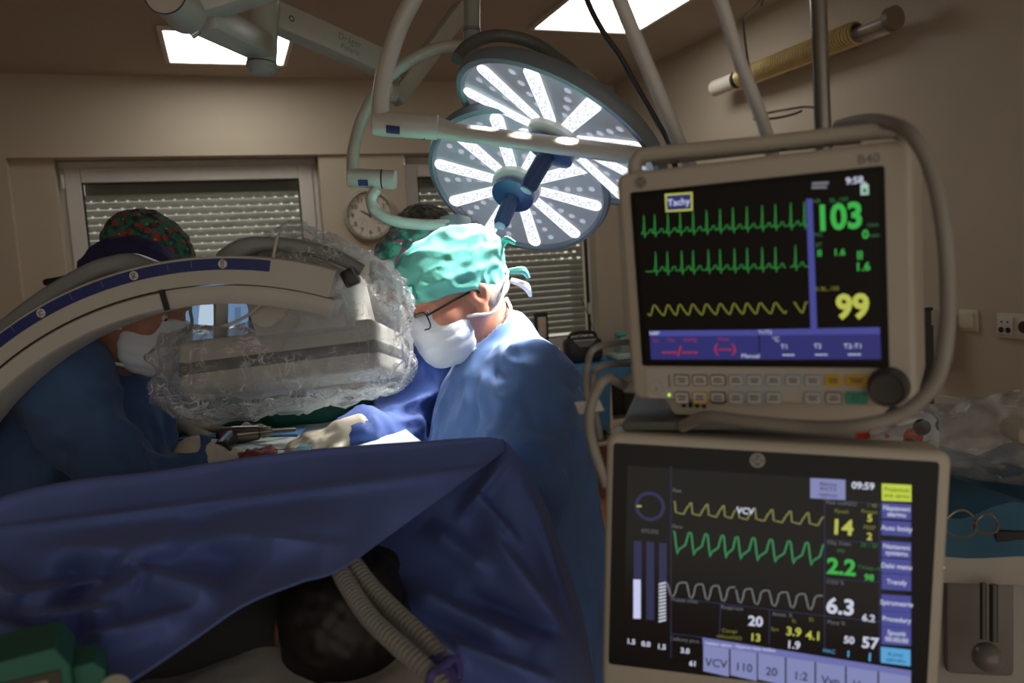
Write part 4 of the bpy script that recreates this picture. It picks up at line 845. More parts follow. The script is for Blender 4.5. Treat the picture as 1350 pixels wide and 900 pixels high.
bt = thing('plastic_bag', 'crumpled clear plastic bag on the blue cloth at the right edge', 'bag', b0-ZZ*.06)
ob = b0-ZZ*.06
add('film', (bag[0]-ob, bag[1]), clear('bag_film', (.93, .95, .95), .3, .14, .5, 40, .12), bt)
tag(add('folded_pad', xf(box((0, 0, 0), (.2, .09, .035), .014), RX, b0+RX@np.array([.07, 0, .02])), M('beige_pad', (.58, .48, .34), .8)), 'beige folded pad inside the clear plastic bag', 'pad')
for k, (cx, cy, r_) in enumerate(((1266, 690, .022), (1300, 690, .016))):
    cc = P(cx, cy, 1.1); pts = [cc+RT*r_*math.cos(t)+UP*r_*.85*math.sin(t)+FW*.004*math.sin(2*t) for t in np.linspace(0, 2*math.pi, 26)]
    tag(add('wire_loop', tube(pts, .0016, 6), M('brass_wire', (.3, .26, .2), .3, metal=.8)), ('larger' if k == 0 else 'smaller')+' thin wire loop hanging in front of the worktop edge', 'wire', 'wire loops')

# drip pole with wire hooks behind the monitors, hoses and cable from above
t = thing('drip_pole', 'steel drip pole with wire hooks rising behind the upper monitor', 'pole', P(1086, 560, 1.05)); o3 = np.array(P(1086, 560, 1.05)); Lp = lambda s: (A(s[0])-o3, s[1])
m_sp = M('pole_steel', (.30, .29, .27), .3, metal=.85, var=.05)
add('pole', Lp(tube(pp((1078, -40, 1.05), (1081, 60, 1.05), (1086, 200, 1.05), (1094, 560, 1.05)), .0105, 16)), m_sp, t)
add('edge_strip', Lp(tube(pp((1071, -40, 1.05), (1074, 60, 1.05), (1079, 190, 1.05)), .0022, 8)), M('chrome'), t)
for pts in (((1078, -38, 1.05), (1040, -34, 1.08), (1006, -10, 1.1), (1001, 2, 1.1), (982, 22, 1.1), (980, 30, 1.1), (986, 80, 1.09), (994, 112, 1.09)), ((1078, -30, 1.05), (1045, -28, 1.08), (1012, -10, 1.1), (1004, 7, 1.1)), ((994, 157, 1.06), (1008, 150, 1.04), (1040, 144, 1.04), (1060, 141, 1.05), (1076, 142, 1.05)), ((994, 157, 1.06), (1020, 156, 1.08), (1045, 151, 1.08), (1057, 146, 1.08))):
    add('wire_hook', Lp(tube(pp(*pts), .0016, 7, 4)), M('hook_wire', (.16, .14, .12), .35, metal=.6), t)
m_hose = M('white_hose', (.52, .5, .48), .4, var=.03)
tag(add('gas_hose', tube(climb((802, -40, 1.0), (822, 12, 1.0))+pp((802, -40, 1.0), (822, 12, 1.0), (848, 75, 1.02), (872, 132, 1.03), (898, 195, 1.05), (915, 240, 1.08), (925, 340, 1.14), (930, 520, 1.14)), .0098, 14, 6), m_hose), 'white hose crossing the right ceiling panel, beside the black cable', 'hose', 'gas hoses from the ceiling')
tag(add('gas_hose', tube(climb((936, -40, 1.0), (953, 10, 1.0))+pp((936, -40, 1.0), (953, 10, 1.0), (975, 80, 1.02), (1000, 145, 1.03), (1014, 190, 1.05), (1025, 240, 1.08), (1030, 340, 1.14), (1030, 520, 1.14)), .0088, 14, 6), m_hose), 'white hose nearest to the steel drip pole', 'hose', 'gas hoses from the ceiling')
tag(add('black_cable', tube(climb((762, -40, 1.3), (776, 5, 1.3))+pp((762, -40, 1.3), (776, 5, 1.3), (797, 45, 1.3), (818, 75, 1.31), (840, 115, 1.32), (865, 158, 1.33), (885, 200, 1.34), (905, 300, 1.3), (930, 520, 1.2)), .0048, 10, 6), M('cable_black', (.018, .014, .013), .5)), 'black cable running beside the white hose', 'cable')
tag(add('patterned_bag', xf(prism(rrect(-.07, .07, -.06, .03, .01), -.03, .03, .01), RX, P(1176, 568, 1.4)), spots('red_pattern', (.62, .62, .6), [((.55, .04, .02), 26, .42), ((.02, .02, .02), 20, .3)], 20)), 'red, white and black patterned bag behind the lower screen', 'bag')

# ------------------------------------------------------------------ C-arm X-ray unit
AC = P(330, 825, 1.4); AR = 475*1.4/FPX
t = thing('c_arm_xray', 'white C-shaped X-ray arm with blue degree scale and flat detector', 'X-ray machine', (AC-VX*(AR+.45))*[1, 1, 0]); o4 = np.array(t.location); LC = lambda s: (A(s[0])-o4, s[1])
def arc_pt(th, rho, y): return AC+(VX*math.cos(th)+ZZ*math.sin(th))*(AR+rho)+VY*y
def sweep(sec, a0, a1, n=90):
    V, F = [], []; m = len(sec)
    for i in range(n+1):
        th = math.radians(a0+(a1-a0)*i/n)
        V += [arc_pt(th, r_, y_) for r_, y_ in sec]
    for i in range(n):
        for k in range(m): F.append((i*m+k, i*m+(k+1) % m, (i+1)*m+(k+1) % m, (i+1)*m+k))
    F += [tuple(range(m))[::-1], tuple(n*m+k for k in range(m))]; return np.array(V), F
m_ca = M('c_arm_enamel', (.50, .475, .43), .38, var=.03); m_hg = M('c_arm_grey', (.2, .205, .21), .42, var=.04); m_cb = M('scale_blue', (.018, .03, .16), .45, var=.03)
add('arc_rail', LC(sweep([(.0135, .05), (.0135, -.04), (.0115, -.0425), (-.0325, -.05), (-.0325, .05)], 71, 262)), m_ca, t)
add('arc_body', LC(sweep([(-.0355, .045), (-.0355, -.05), (-.038, -.053), (-.062, -.05), (-.065, -.046), (-.065, .045)], 97, 262)), m_ca, t)
add('arc_body', LC(sweep([(-.0345, .045), (-.0345, -.045), (-.038, -.047), (-.062, -.044), (-.065, -.041), (-.065, .045)], 70, 96.6)), m_ca, t)
add('seam', LC(sweep([(-.0325, .044), (-.0325, -.0495), (-.0355, -.0505), (-.0355, .044)], 97, 262)), m_gasket, t)
add('seam', LC(sweep([(-.032, -.05), (-.032, -.056), (-.066, -.052), (-.066, -.044)], 96.5, 97.2, 2)), m_gasket, t)
sf = lambda r_: -.0425-(.0115-r_)/.044*.0075
scl = add('degree_scale', LC(sweep([(.0092, sf(.0092)), (.0092, sf(.0092)-.0012), (-.0092, sf(-.0092)-.0012), (-.0092, sf(-.0092))], 80.5, 200)), m_cb, t); s0 = np.array(scl.location)+o4
m_wm = M('scale_white', (.62, .62, .6), .5, var=0)
for k, (th, tx) in enumerate(((130.5, '60'), (115.6, '75'), (100.6, '90'), (87.4, '105'), (145.5, '45'), (160.5, '30'))):
    a = math.radians(th); e1 = VX*math.cos(a)+ZZ*math.sin(a); e2 = -VX*math.sin(a)+ZZ*math.cos(a); c = arc_pt(a, 0, sf(0)-.0018)-s0; Rk = np.array([e1, VY, e2]).T
    d_ = add('degree_disc', xf(prism([(.0072*math.cos(q), .0072*math.sin(q)) for q in np.linspace(0, 2*math.pi, 20, endpoint=False)], -.0006, 0), Rk, c), m_wm, scl, smooth=False)
    add('degree_number', xf(text(tx, .0105 if len(tx) < 3 else .0085, 0, 0, 0, bold=.02), Rk, c-VY*.0009), m_ink, scl, smooth=False)
    add('tick', xf(join(rect(.0072, .0098, -.0003, .0003), rect(-.0098, -.0072, -.0003, .0003)), Rk, c-VY*.0002), m_wm, scl, smooth=False)
for th in (125.6, 120.5, 110.5, 105.5, 95.5, 92, 135.5, 140.5):
    a = math.radians(th); e1 = VX*math.cos(a)+ZZ*math.sin(a); e2 = -VX*math.sin(a)+ZZ*math.cos(a); c = arc_pt(a, 0, sf(0)-.0018)-s0
    add('tick', xf(rect(-.0075, .0075, -.0003, .0003), np.array([e1, VY, e2]).T, c), M('tick_grey', (.28, .3, .38), .5, var=0), scl, smooth=False)
def flatbar(pts, w, h, n=6):                                         # a rounded flat bar along a path, its wide side towards the viewer
    p = crom(pts, n); T = np.gradient(p, axis=0); T /= np.linalg.norm(T, axis=1)[:, None]; V, F = [], []; q = rrect(-.5, .5, -.5, .5, .3, 3); m = len(q); ws = np.interp(np.linspace(0, 1, len(p)), np.linspace(0, 1, len(w)), w)
    for i in range(len(p)):
        nn = np.cross(VY, T[i]); nn /= np.linalg.norm(nn); b = np.cross(T[i], nn); V += [p[i]+nn*x*ws[i]+b*z*h for x, z in q]
    for i in range(len(p)-1):
        for k in range(m): F.append((i*m+k, i*m+(k+1) % m, (i+1)*m+(k+1) % m, (i+1)*m+k))
    F += [tuple(range(m))[::-1], tuple((len(p)-1)*m+k for k in range(m))]; return np.array(V), F
add('grab_handle', LC(flatbar(pp((-150, 610, 1.37), (-70, 505, 1.37), (0, 441, 1.36), (60, 394, 1.355), (118, 360, 1.35), (150, 349, 1.35), (176, 348, 1.35), (205, 357, 1.345), (236, 368, 1.345)), [.03, .03, .031, .03, .03, .03, .036, .032, .012], .032)), m_hg, t)
add('grab_handle', LC(flatbar(pp((280, 358, 1.345), (300, 343, 1.345), (322, 327, 1.35), (350, 321, 1.355), (395, 325, 1.36), (440, 337, 1.37), (478, 356, 1.38)), [.02, .04, .034, .024, .024, .024, .02], .03)), m_hg, t)
add('black_cable', LC(tube(pp((60, 372, 1.44), (90, 366, 1.42), (130, 352, 1.42), (180, 340, 1.43)), .006, 8, 6)), m_gasket, t)
# detector
dx = cv(1, .118, -.06); dz = cv(-.115, 1, .1); DR = frame(y=np.cross(dz, dx), z=dz); DR = np.array([np.cross(DR[:, 1], DR[:, 2]), DR[:, 1], DR[:, 2]]).T; dc = P(395, 475, 1.53)
det = add('detector', LC(xf(box((0, 0, 0), (.362, .25, .094), .014, 3), DR, dc)), m_ca, t); d0 = np.array(det.location)+o4
add('grey_band', (lambda s: (A(s[0])-d0, s[1]))(xf(box((0, 0, -.004), (.365, .253, .036), .013, 3), DR, dc)), M('band_grey', (.12, .12, .12), .5), det)
add('detector_neck', LC(xf(prism([(-.02, .03), (.145, .03), (.128, .155), (.05, .19), (-.03, .185), (-.04, .12)], -.165, .07, .012), DR, dc)), m_ca, t)
add('strut', LC(beam(P(291, 392, 1.42), P(291, 456, 1.5), .022, .03, .004)), m_ca, t)
add('control_box', LC(xf(box((0, 0, 0), (.025, .03, .03), .005), frame(y=VY, z=cv(-.5, 1, 0)), P(462, 366, 1.35))), m_bk, t)
# rest of the machine, out to the left and under the table
ca = arc_pt(math.radians(190), -.02, 0)
add('carriage', LC(xf(box((0, 0, 0), (.26, .2, .36), .03), np.array([VX, VY, ZZ]).T, ca-VX*.1)), m_ca, t)
add('lift_column', LC(xf(box((0, 0, 0), (.2, .22, ca[2]-.2), .02), np.array([VX, VY, ZZ]).T, (ca-VX*.3)*[1, 1, 0]+ZZ*(ca[2]/2+.05))), m_ca, t)
add('wheel_base', LC(xf(box((0, 0, 0), (.9, .45, .14), .03), np.array([VX, VY, ZZ]).T, (ca-VX*.3)*[1, 1, 0]+ZZ*.14)), m_hg, t)
for i in (-.35, .35):
    for j in (-.18, .18): add('castor', LC(xf(lathe([(.03, -.02), (.06, -.016), (.06, .016), (.03, .02)], 18), frame(y=(0, 0, 1), z=VX), (ca-VX*.3)*[1, 1, 0]+VX*i+VY*j+ZZ*.06)), m_grey, t)
add('tube_housing', LC(xf(box((0, 0, 0), (.24, .24, .26), .04), np.array([VX, VY, ZZ]).T, arc_pt(math.radians(266), .02, 0))), m_ca, t)

# sterile film over the detector
LB = lambda x, y, d: P(x, y, d)
fb = [s_box(P(385, 482, 1.52)+DR[:, 1]*.0, (.208, .185, .066), .05, DR), s_ell(P(262, 488, 1.5), (.055, .13, .082)), s_ell(P(446, 398, 1.46), (.115, .13, .092)), s_ell(P(415, 350, 1.43), (.10, .10, .052), frame(y=VY, z=cv(.25, 1, 0))), s_cone(P(350, 318, 1.42), P(385, 312, 1.42), .02, .02), s_ell(P(372, 516, 1.5), (.15, .12, .036)), s_ell(P(500, 430, 1.5), (.05, .12, .10))]
fm_ = blend(fb, .05); ctr = P(380, 430, 1.48)
film = surf(fm_, ctr-np.array([.38, .38, .3]), ctr+np.array([.38, .38, .32]), .0075)
ridge = lambda Q, s: 1-2*np.abs(vn(Q, s))
w_ = np.clip((film[0][:, 2]-1.30)/.05, 0, 1)
film = push(film, .014*ridge(film[0]*np.array([14, 14, 22]), 5)*.8+.009*ridge(film[0]*36+film[0][:, [1, 2, 0]]*9, 8)+.0035*ridge(film[0]*80, 11)-.012)
cvr = thing('sterile_film_cover', 'crumpled clear sterile film wrapped over the X-ray detector', 'plastic cover', P(390, 545, 1.5)); o5 = np.array(cvr.location)
add('film', (film[0]-o5, film[1]), clear('sterile_film', (.94, .945, .95), .26, .10, 1.0, 34, .065, .7), cvr, autosm=0)
add('edge_cord', (lambda s: (A(s[0])-o5, s[1]))(tube(pp((366, 310, 1.345), (362, 330, 1.335), (356, 365, 1.335), (346, 395, 1.35), (330, 413, 1.37), (308, 425, 1.39), (285, 432, 1.4)), .0028, 8, 6)), M('film_edge', (.55, .54, .5), .4), cvr)
add('edge_cord', (lambda s: (A(s[0])-o5, s[1]))(tube(pp((252, 394, 1.4), (251, 410, 1.4), (253, 425, 1.42), (247, 440, 1.43)), .003, 8, 6)), m_hg, cvr)

# X-ray viewing monitor behind the arm
xc = P(312, 425, 2.6); t = thing('xray_monitor', 'flat monitor showing a pale blue X-ray picture, seen under the C-arm', 'monitor', xc*[1, 1, 0], np.array([VX, VY, ZZ]).T); zx = xc[2]
add('case', box((0, .03, zx), (.5, .06, .34), .01), m_bk, t)
sx = add('screen', rect(-.235, .235, zx-.145, zx+.145, -.003), glow('xray_blue', (.20, .34, .56), .62), t, smooth=False)
for nm, a, b, c_, d_, col in (('bone_shadow', .03, .085, -.13, .13, (.012, .02, .05)), ('bone_shadow', -.02, .0, -.14, .05, (.12, .2, .34)), ('bright_patch', -.13, -.05, -.03, .08, (.62, .78, .95)), ('bone_shadow', -.2, -.13, -.145, -.06, (.02, .03, .05))):
    add(nm, (A([(a, -.001, c_), (b, -.001, c_), (b+.02, -.001, d_), (a+.02, -.001, d_)]), [(0, 1, 2, 3)]), glow(nm+str(a), col, .7), sx, smooth=False)
add('stand', box((0, .06, zx/2-.05), (.06, .05, zx-.1), .01), m_hg, t); add('foot', box((0, .06, .03), (.5, .4, .06), .02), m_hg, t)

# ------------------------------------------------------------------ operating table, patient, drapes
TX = .11
t = thing('operating_table', 'operating table with padded top under the blue drape', 'table', (TX, 1.75, 0))
m_pad = M('black_pad', (.02, .02, .022), .5); m_st = M('steel', (.4, .4, .4), .3, metal=.9)
add('padded_top', box((0, 0, .98), (.52, 1.95, .07), .02), m_pad, t); add('frame_plate', box((0, 0, .93), (.5, 1.8, .03), .005), m_st, t); add('column', box((0, .1, .5), (.28, .34, .84), .03), m_st, t); add('base', box((0, .1, .06), (.5, .9, .12), .03), m_st, t)
add('head_board', box((-.12, -.98, .985), (.75, .34, .04), .015), m_pad, t)
hc = P(448, 808, 1.13)
HR_ = frame(y=(.05, .72, .7), z=(.06, -.7, .72)); HR_ = np.array([np.cross(HR_[:, 1], HR_[:, 2]), HR_[:, 1], HR_[:, 2]]).T
def head_parts(c, R, skip=()):
    c = np.asarray(c); W = lambda x, y, z: c+R@np.array([x, y, z])
    L = [s_ell(W(0, -.012, .03), (.077, .098, .09), R), (s_ell(W(0, .028, -.04), (.06, .068, .078), R), .05), (s_ell(W(0, .062, -.088), (.026, .026, .022), R), .04), (s_ell(W(0, .082, .03), (.05, .016, .012), R), .02), (s_cone(W(0, .09, .024), W(0, .113, -.02), .008, .0125), .016),
         (s_ell(W(.012, .1, -.025), (.009, .012, .008), R), .008), (s_ell(W(-.012, .1, -.025), (.009, .012, .008), R), .008), (s_ell(W(0, .086, -.056), (.024, .011, .007), R), .008), (s_ell(W(0, .083, -.068), (.021, .011, .007), R), .008),
         (s_ell(W(.045, .062, -.014), (.02, .02, .016), R), .03), (s_ell(W(-.045, .062, -.014), (.02, .02, .016), R), .03),
         (s_cone(W(0, -.03, -.05), W(0, -.055, -.17), .056, .06), .04)]
    base = blend(L)
    ears = blend([(s_ell(W(s_*.082, -.016, -.006+dz_), (.013, .024, .025), R), .012) for s_ in (1, -1) for dz_ in (.012,)]+[(s_ell(W(s_*.079, -.010, -.030), (.010, .013, .016), R), .012) for s_ in (1, -1)])
    dent = [s_ell(W(s_*.095, -.010, .004), (.012, .014, .017), R) for s_ in (1, -1)]
    soc = [s_ell(W(s_*.033, .098, .012), (.02, .02, .012), R) for s_ in (1, -1)]; eye = [s_ell(W(s_*.032, .077, .011), (.0135, .0125, .0115), R) for s_ in (1, -1)]
    def f(p):
        d = base(p)
        for q in soc: d = smax(d, -q(p), .014)
        e = ears(p)
        for q in dent: e = smax(e, -q(p), .006)
        d = smin(d, e, .008)
        for q in eye: d = smin(d, q(p), .003)
        return d
    return f
def hand_parts(w, R, curl=.5, g=0.0, side=1):
    """right-hand frame: x across the palm towards the thumb (times side), y along the fingers, z out of the back"""
    w = np.asarray(w); W = lambda x, y, z: w+R@np.array([x*side, y, z]); L = [s_box(W(0, .048, 0), (.038+g, .046+g, .013+g), .012, R), (s_cone(W(0, -.02, 0), W(0, .02, 0), .026+g, .028+g), .02)]
    for i, (fx, ln) in enumerate(((.029, .072), (.010, .08), (-.010, .075), (-.029, .058))):
        p = np.array([fx, .088, 0]); a = 0; seg = (ln*.45, ln*.3, ln*.25)
        for j, s_ in enumerate(seg):
            a += curl*(.55, .8, .6)[j]; q = p+np.array([fx*.03*(1-j), math.cos(a)*s_, -math.sin(a)*s_]); L.append((s_cone(W(*p), W(*q), .0092+g-.0007*j, .0085+g-.0008*j), .006)); p = q
    p = np.array([.03, .02, -.004])
    for j, q in enumerate(((.052, .048, -.016), (.06, .074, -.024), (.057, .094, -.032))): L.append((s_cone(W(*p), W(*q), .0125+g-.0015*j, .011+g-.0012*j), .008)); p = np.array(q)
    return blend(L)
PB = lambda x, y, z: np.array([TX+x, y, z])
pat = blend([head_parts(hc, HR_), (s_ell(PB(0, 1.37, 1.12), (.19, .2, .1)), .06), (s_ell(PB(0, 1.62, 1.115), (.16, .25, .095)), .08), (s_ell(PB(0, 1.85, 1.11), (.17, .15, .09)), .08)]
            +[(s_cone(PB(s_*.09, 1.9, 1.1), PB(s_*.1, 2.3, 1.09), .075, .055), .04) for s_ in (1, -1)]+[(s_cone(PB(s_*.1, 2.3, 1.09), PB(s_*.1, 2.62, 1.07), .052, .04), .03) for s_ in (1, -1)]+[(s_cone(PB(s_*.1, 2.62, 1.06), PB(s_*.11, 2.66, 1.17), .035, .03), .03) for s_ in (1, -1)]
            +[(s_cone(PB(s_*.19, 1.26, 1.1), PB(s_*.215, 1.56, 1.07), .048, .04), .05) for s_ in (1, -1)]+[(s_cone(PB(s_*.215, 1.56, 1.07), PB(s_*.2, 1.8, 1.06), .038, .028), .02) for s_ in (1, -1)]+[(hand_parts(PB(s_*.2, 1.8, 1.06), np.eye(3), .3, 0, -s_), .02) for s_ in (1, -1)])
m_skin = M('skin', (.46, .22, .145), .5, var=.08, scale=40, bump=.06, bscale=300, sss=.25); m_skd = M('patient_skin', (.22, .11, .07), .55, var=.08, scale=40, sss=.1)
pt = add('person', surf(pat, (TX-.36, .72, .96), (TX+.36, 2.78, 1.36), .007), m_skd, base=True, autosm=0)
tag(pt, 'dark haired patient lying under the blue drape, only the head showing', 'person'); pt0 = np.array(pt.location)
W = lambda x, y, z: hc+HR_@np.array([x, y, z])
hair = surf(lambda p: smax(smin(s_ell(W(0, -.02, .042), (.088, .1, .094), HR_)(p), s_ell(W(0, -.07, -.02), (.075, .05, .08), HR_)(p), .04), -s_ell(W(0, .12, -.03), (.1, .095, .11), HR_)(p), .03), hc-.2, hc+.2, .005)
hair = push(hair, .003*vn(hair[0]*np.array([90, 20, 90]), 3)); add('hair', (hair[0]-pt0, hair[1]), M('dark_hair', (.012, .009, .007), .55, var=.2, scale=60), pt, autosm=0)
pl = surf(s_box(hc+np.array([-.09, -.12, -.080]), (.22, .19, .055), .05), hc-.4, hc+.4, .012); pl = push(pl, .012*fbm(pl[0]*9, 2)); pl = (np.c_[pl[0][:, :2], np.maximum(pl[0][:, 2], 1.007)], pl[1])
bl_ = surf(blend([s_ell((TX-.1, 1.22, 1.08), (.33, .13, .12)), s_ell((TX-.28, 1.3, 1.05), (.22, .12, .10))], .05), (TX-.6, .85, .9), (TX+.4, 1.5, 1.3), .012); bl_ = push(bl_, .012*fbm(bl_[0]*10, 6))
tag(add('filler', bl_, M('dark_filler', (.03, .028, .027), .9, var=.1), autosm=0), 'dark blanket added over the shoulders of the patient, below the drape hem', 'filler')  # dark mass added to close the hole under the drape and keep it dark
tag(add('pillow', pl, M('white_linen', (.6, .57, .53), .85, var=.04, bump=.2, bscale=300), autosm=0), 'white linen pillow under the head of the patient', 'pillow')
m_cor = M('hose_grey', (.24, .23, .21), .4, var=.03)
t = thing('breathing_tube', 'grey corrugated breathing tube beside the patient head, nearer to the hair', 'breathing tube', P(590, 920, .86), group='breathing tubes'); o6 = np.array(t.location)
add('hose', (lambda s: (A(s[0])-o6, s[1]))(hose(pp((440, 735, 1.02), (458, 770, .98), (486, 812, .93), (525, 850, .89), (570, 892, .86), (600, 935, .84)), .0105, .0065)), m_cor, t)
t = thing('breathing_tube', 'grey corrugated breathing tube beside the patient head, nearer to the hanging drape', 'breathing tube', P(620, 920, .88), group='breathing tubes'); o6 = np.array(t.location)
add('hose', (lambda s: (A(s[0])-o6, s[1]))(hose(pp((462, 738, 1.02), (490, 775, .98), (530, 815, .94), (566, 850, .91), (590, 885, .89), (606, 935, .87)), .0105, .0065)), m_cor, t)
add('connector', (lambda s: (A(s[0])-o6, s[1]))(tube(pp((577, 868, .9), (584, 886, .885), (592, 905, .88)), [.012, .016, .014], 14)), M('violet_connector', (.07, .06, .24), .4), t)
add('strap', (lambda s: (A(s[0])-o6, s[1]))(tube(pp((566, 905, .85), (570, 888, .85), (582, 880, .865), (600, 868, .88), (606, 885, .885), (598, 905, .885)), .005, 8, 6)), M('violet_connector'), t)

# the big blue screen drape
m_dr = M('screen_drape_blue', (.10, .15, .43), .82, var=.05, scale=6, bump=.12, bscale=500, sheen=.1)
def lerp(a, b, t): return [a[i]+(b[i]-a[i])*t for i in range(len(a))]
top = [(-110, 730, 1.06), (-20, 668, 1.07), (28, 648, 1.09), (110, 632, 1.11), (210, 621, 1.14), (320, 604, 1.17), (430, 591, 1.19), (550, 582, 1.21), (640, 576.5, 1.225), (664, 580, 1.23)]
bot = [(-120, 990, .80), (-40, 985, .81), (40, 960, .82), (150, 910, .85), (240, 852, .88), (320, 797, .91), (395, 766, .93), (452, 747, .955), (560, 672, 1.12), (667, 592, 1.225)]
nr_ = 17; rows = []
rows.append([P(x, y+150, d+.16) for x, y, d in top]); rows.append([P(x, y+40, d+.065) for x, y, d in top]); rows.append([P(x, y+5, d+.03) for x, y, d in top])
for i in range(nr_):
    v = i/(nr_-1); rr_ = []
    for k, (a, b) in enumerate(zip(top, bot)):
        x, y, d = lerp(a, b, v); d = a[2]+(b[2]-a[2])*(v**1.25); d -= .02*math.sin(math.pi*v)*(1-k/9)
        rr_.append(P(x, y, d))
    rows.append(rr_)
Gd = patch(rows, 22, 7)
def to_px(V): q = V-CAM; w = q@FW; return np.c_[675+FPX*(q@RT)/w, 450-FPX*(q@UP)/w]
def crease(pix, a, b, w, taper=.25):                                 # soft ridge along a line on the cloth
    a, b = np.array(a, float), np.array(b, float); d = b-a; L = np.linalg.norm(d); d /= L; r_ = pix-a; s_ = (r_@d)/L; n_ = r_@np.array([-d[1], d[0]])
    e = np.clip(s_/taper, 0, 1)*np.clip((1-s_)/taper, 0, 1); return e, n_/w
def folds(G, L, noise_amp, seed):
    sh = G.shape; V = G.reshape(-1, 3).copy(); pix = to_px(V); off = np.zeros(len(V))
    for a, b, w, amp, typ in L:
        e, n_ = crease(pix, a, b, w)
        off += amp*e*(np.exp(-n_**2) if typ == 'r' else np.where(n_ < 0, np.exp(-n_**2/.15), np.exp(-n_**2/4)))   # r: round ridge, s: steep on one side
    off += noise_amp*fbm(np.c_[pix/90, np.zeros(len(pix))+seed], seed, 3)
    V = V-(V-CAM)/np.linalg.norm(V-CAM, axis=1)[:, None]*off[:, None]
    return V.reshape(sh)
FL = [((-40, 700), (660, 612), 6, 0.0221, 's'), ((20, 735), (470, 690), 22, 0.0486, 'r'), ((150, 745), (190, 760), 20, 0.0442, 'r'), ((-20, 790), (180, 760), 20, 0.0619, 's'), ((170, 745), (300, 780), 14, 0.0486, 's'), ((-60, 800), (110, 862), 14, 0.0774, 's'), ((20, 812), (160, 800), 14, 0.0663, 's'), ((90, 845), (260, 800), 12, 0.0486, 's'), ((100, 720), (100, 850), 26, -0.0442, 'r'),
      ((330, 705), (460, 720), 16, 0.0265, 's'), ((380, 690), (560, 640), 30, 0.0104, 'r'), ((-40, 745), (30, 790), 14, 0.0663, 'r'), ((230, 690), (330, 765), 34, -0.0442, 'r'), ((60, 800), (200, 740), 10, -0.0442, 'r'), ((250, 850), (430, 750), 12, 0.0265, 'r'), ((-40, 880), (160, 905), 14, 0.0663, 'r')]
Gd = folds(Gd, FL, .006, 4)
dr = thing('surgical_screen_drape', 'large blue drape hung as a screen across the foreground', 'drape', P(330, 900, 1.05)); o7 = np.array(dr.location)
add('front_sheet', (lambda s: (A(s[0])-o7, s[1]))(sheet(Gd, .0025)), m_dr, dr, autosm=0)
ri = [[(664, 581, 1.236), (665, 581, 1.236), (666, 581.5, 1.236), (667, 582, 1.236), (669, 583, 1.236), (670, 584, 1.236)],
      [(606, 632, 1.235), (628, 630, 1.225), (650, 628, 1.21), (670, 626, 1.2), (686, 622, 1.205), (696, 618, 1.23)],
      [(530, 690, 1.25), (575, 690, 1.235), (625, 688, 1.21), (665, 684, 1.18), (700, 678, 1.185), (722, 672, 1.24)],
      [(440, 745, 1.21), (515, 755, 1.2), (590, 760, 1.18), (655, 758, 1.14), (710, 748, 1.145), (744, 735, 1.24)],
      [(452, 770, 1.16), (530, 810, 1.13), (610, 830, 1.11), (675, 828, 1.09), (730, 818, 1.10), (766, 800, 1.24)],
      [(500, 830, 1.08), (570, 860, 1.05), (640, 890, 1.03), (700, 900, 1.02), (745, 895, 1.05), (779, 870, 1.24)],
      [(570, 930, .98), (630, 950, .98), (680, 970, .97), (730, 980, .98), (765, 975, 1.02), (792, 950, 1.24)]]
G2 = patch([pp(*r_) for r_ in ri], 20, 14)
F2 = [((672, 600), (600, 690), 8, 0.0250, 'r'), ((620, 640), (690, 720), 10, 0.0333, 's'), ((560, 690), (650, 760), 14, 0.0333, 'r'), ((640, 690), (760, 850), 12, 0.0416, 's'), ((520, 760), (700, 850), 12, 0.0541, 's'), ((480, 760), (620, 880), 10, 0.0416, 's'), ((600, 780), (760, 840), 14, -0.0416, 'r'), ((560, 830), (740, 900), 10, 0.0499, 's'), ((700, 640), (775, 860), 9, 0.0333, 'r')]
G2 = folds(G2, F2, .006, 9)
add('side_sheet', (lambda s: (A(s[0])-o7, s[1]))(sheet(G2, .0025)), m_dr, dr, autosm=0)
tag(add('screen_frame', join(tube(pp((-20, 678, 1.085), (110, 641, 1.125), (320, 612, 1.185), (640, 586, 1.24)), .008, 10), tube([P(640, 586, 1.24), P(640, 586, 1.24)*[1, 1, 0]+ZZ*.95], .008, 10), tube([P(110, 641, 1.125), P(110, 641, 1.125)*[1, 1, 0]+ZZ*.95], .008, 10)), m_st), 'steel rail carrying the top edge of the blue drape', 'frame')

# draped operating field
m_fd = M('field_drape', (.42, .47, .45), .85, var=.05, scale=8, bump=.1, bscale=300)
gx_, gy_ = np.meshgrid(np.linspace(-.34, .56, 60), np.linspace(1.26, 2.62, 80)); q = np.clip((np.abs(gx_-TX)-.24)/.09, 0, 1); gz_ = 1.243-.30*q*q*(3-2*q)+.008*fbm(np.c_[gx_.ravel()*6, gy_.ravel()*6, 0*gx_.ravel()], 3).reshape(gx_.shape); gx_ = TX+np.clip(gx_-TX, -.36, .36)
tag(add('field_drape', sheet(np.stack([gx_, gy_, gz_], -1), .003), m_fd, autosm=0), 'pale green sterile drape covering the patient between the surgeons', 'drape')
def onf(x, y, z=1.252): return onz(x, y, z)
rp = [onf(175, 556, 1.262), onf(235, 559, 1.262), onf(300, 556, 1.262), onf(370, 553, 1.262), onf(425, 549, 1.262), onf(480, 535, 1.262)]
gr = surf(blend([s_cone(rp[i]+ZZ*.018, rp[i+1]+ZZ*.018, .034, .034) for i in range(len(rp)-1)], .02), np.min(rp, 0)-.12, np.max(rp, 0)+.12, .009); gr = push(gr, .008*vn(gr[0]*np.array([8, 30, 30]), 2))
tag(add('green_towel', gr, M('green_cloth', (.02, .13, .085), .85, var=.1), autosm=0), 'rolled dark green cloth at the far side of the operating field', 'cloth')
def slab(pix, z, th): return sheet(np.array([[onf(*pix[0], z), onf(*pix[1], z)], [onf(*pix[3], z), onf(*pix[2], z)]]), th)
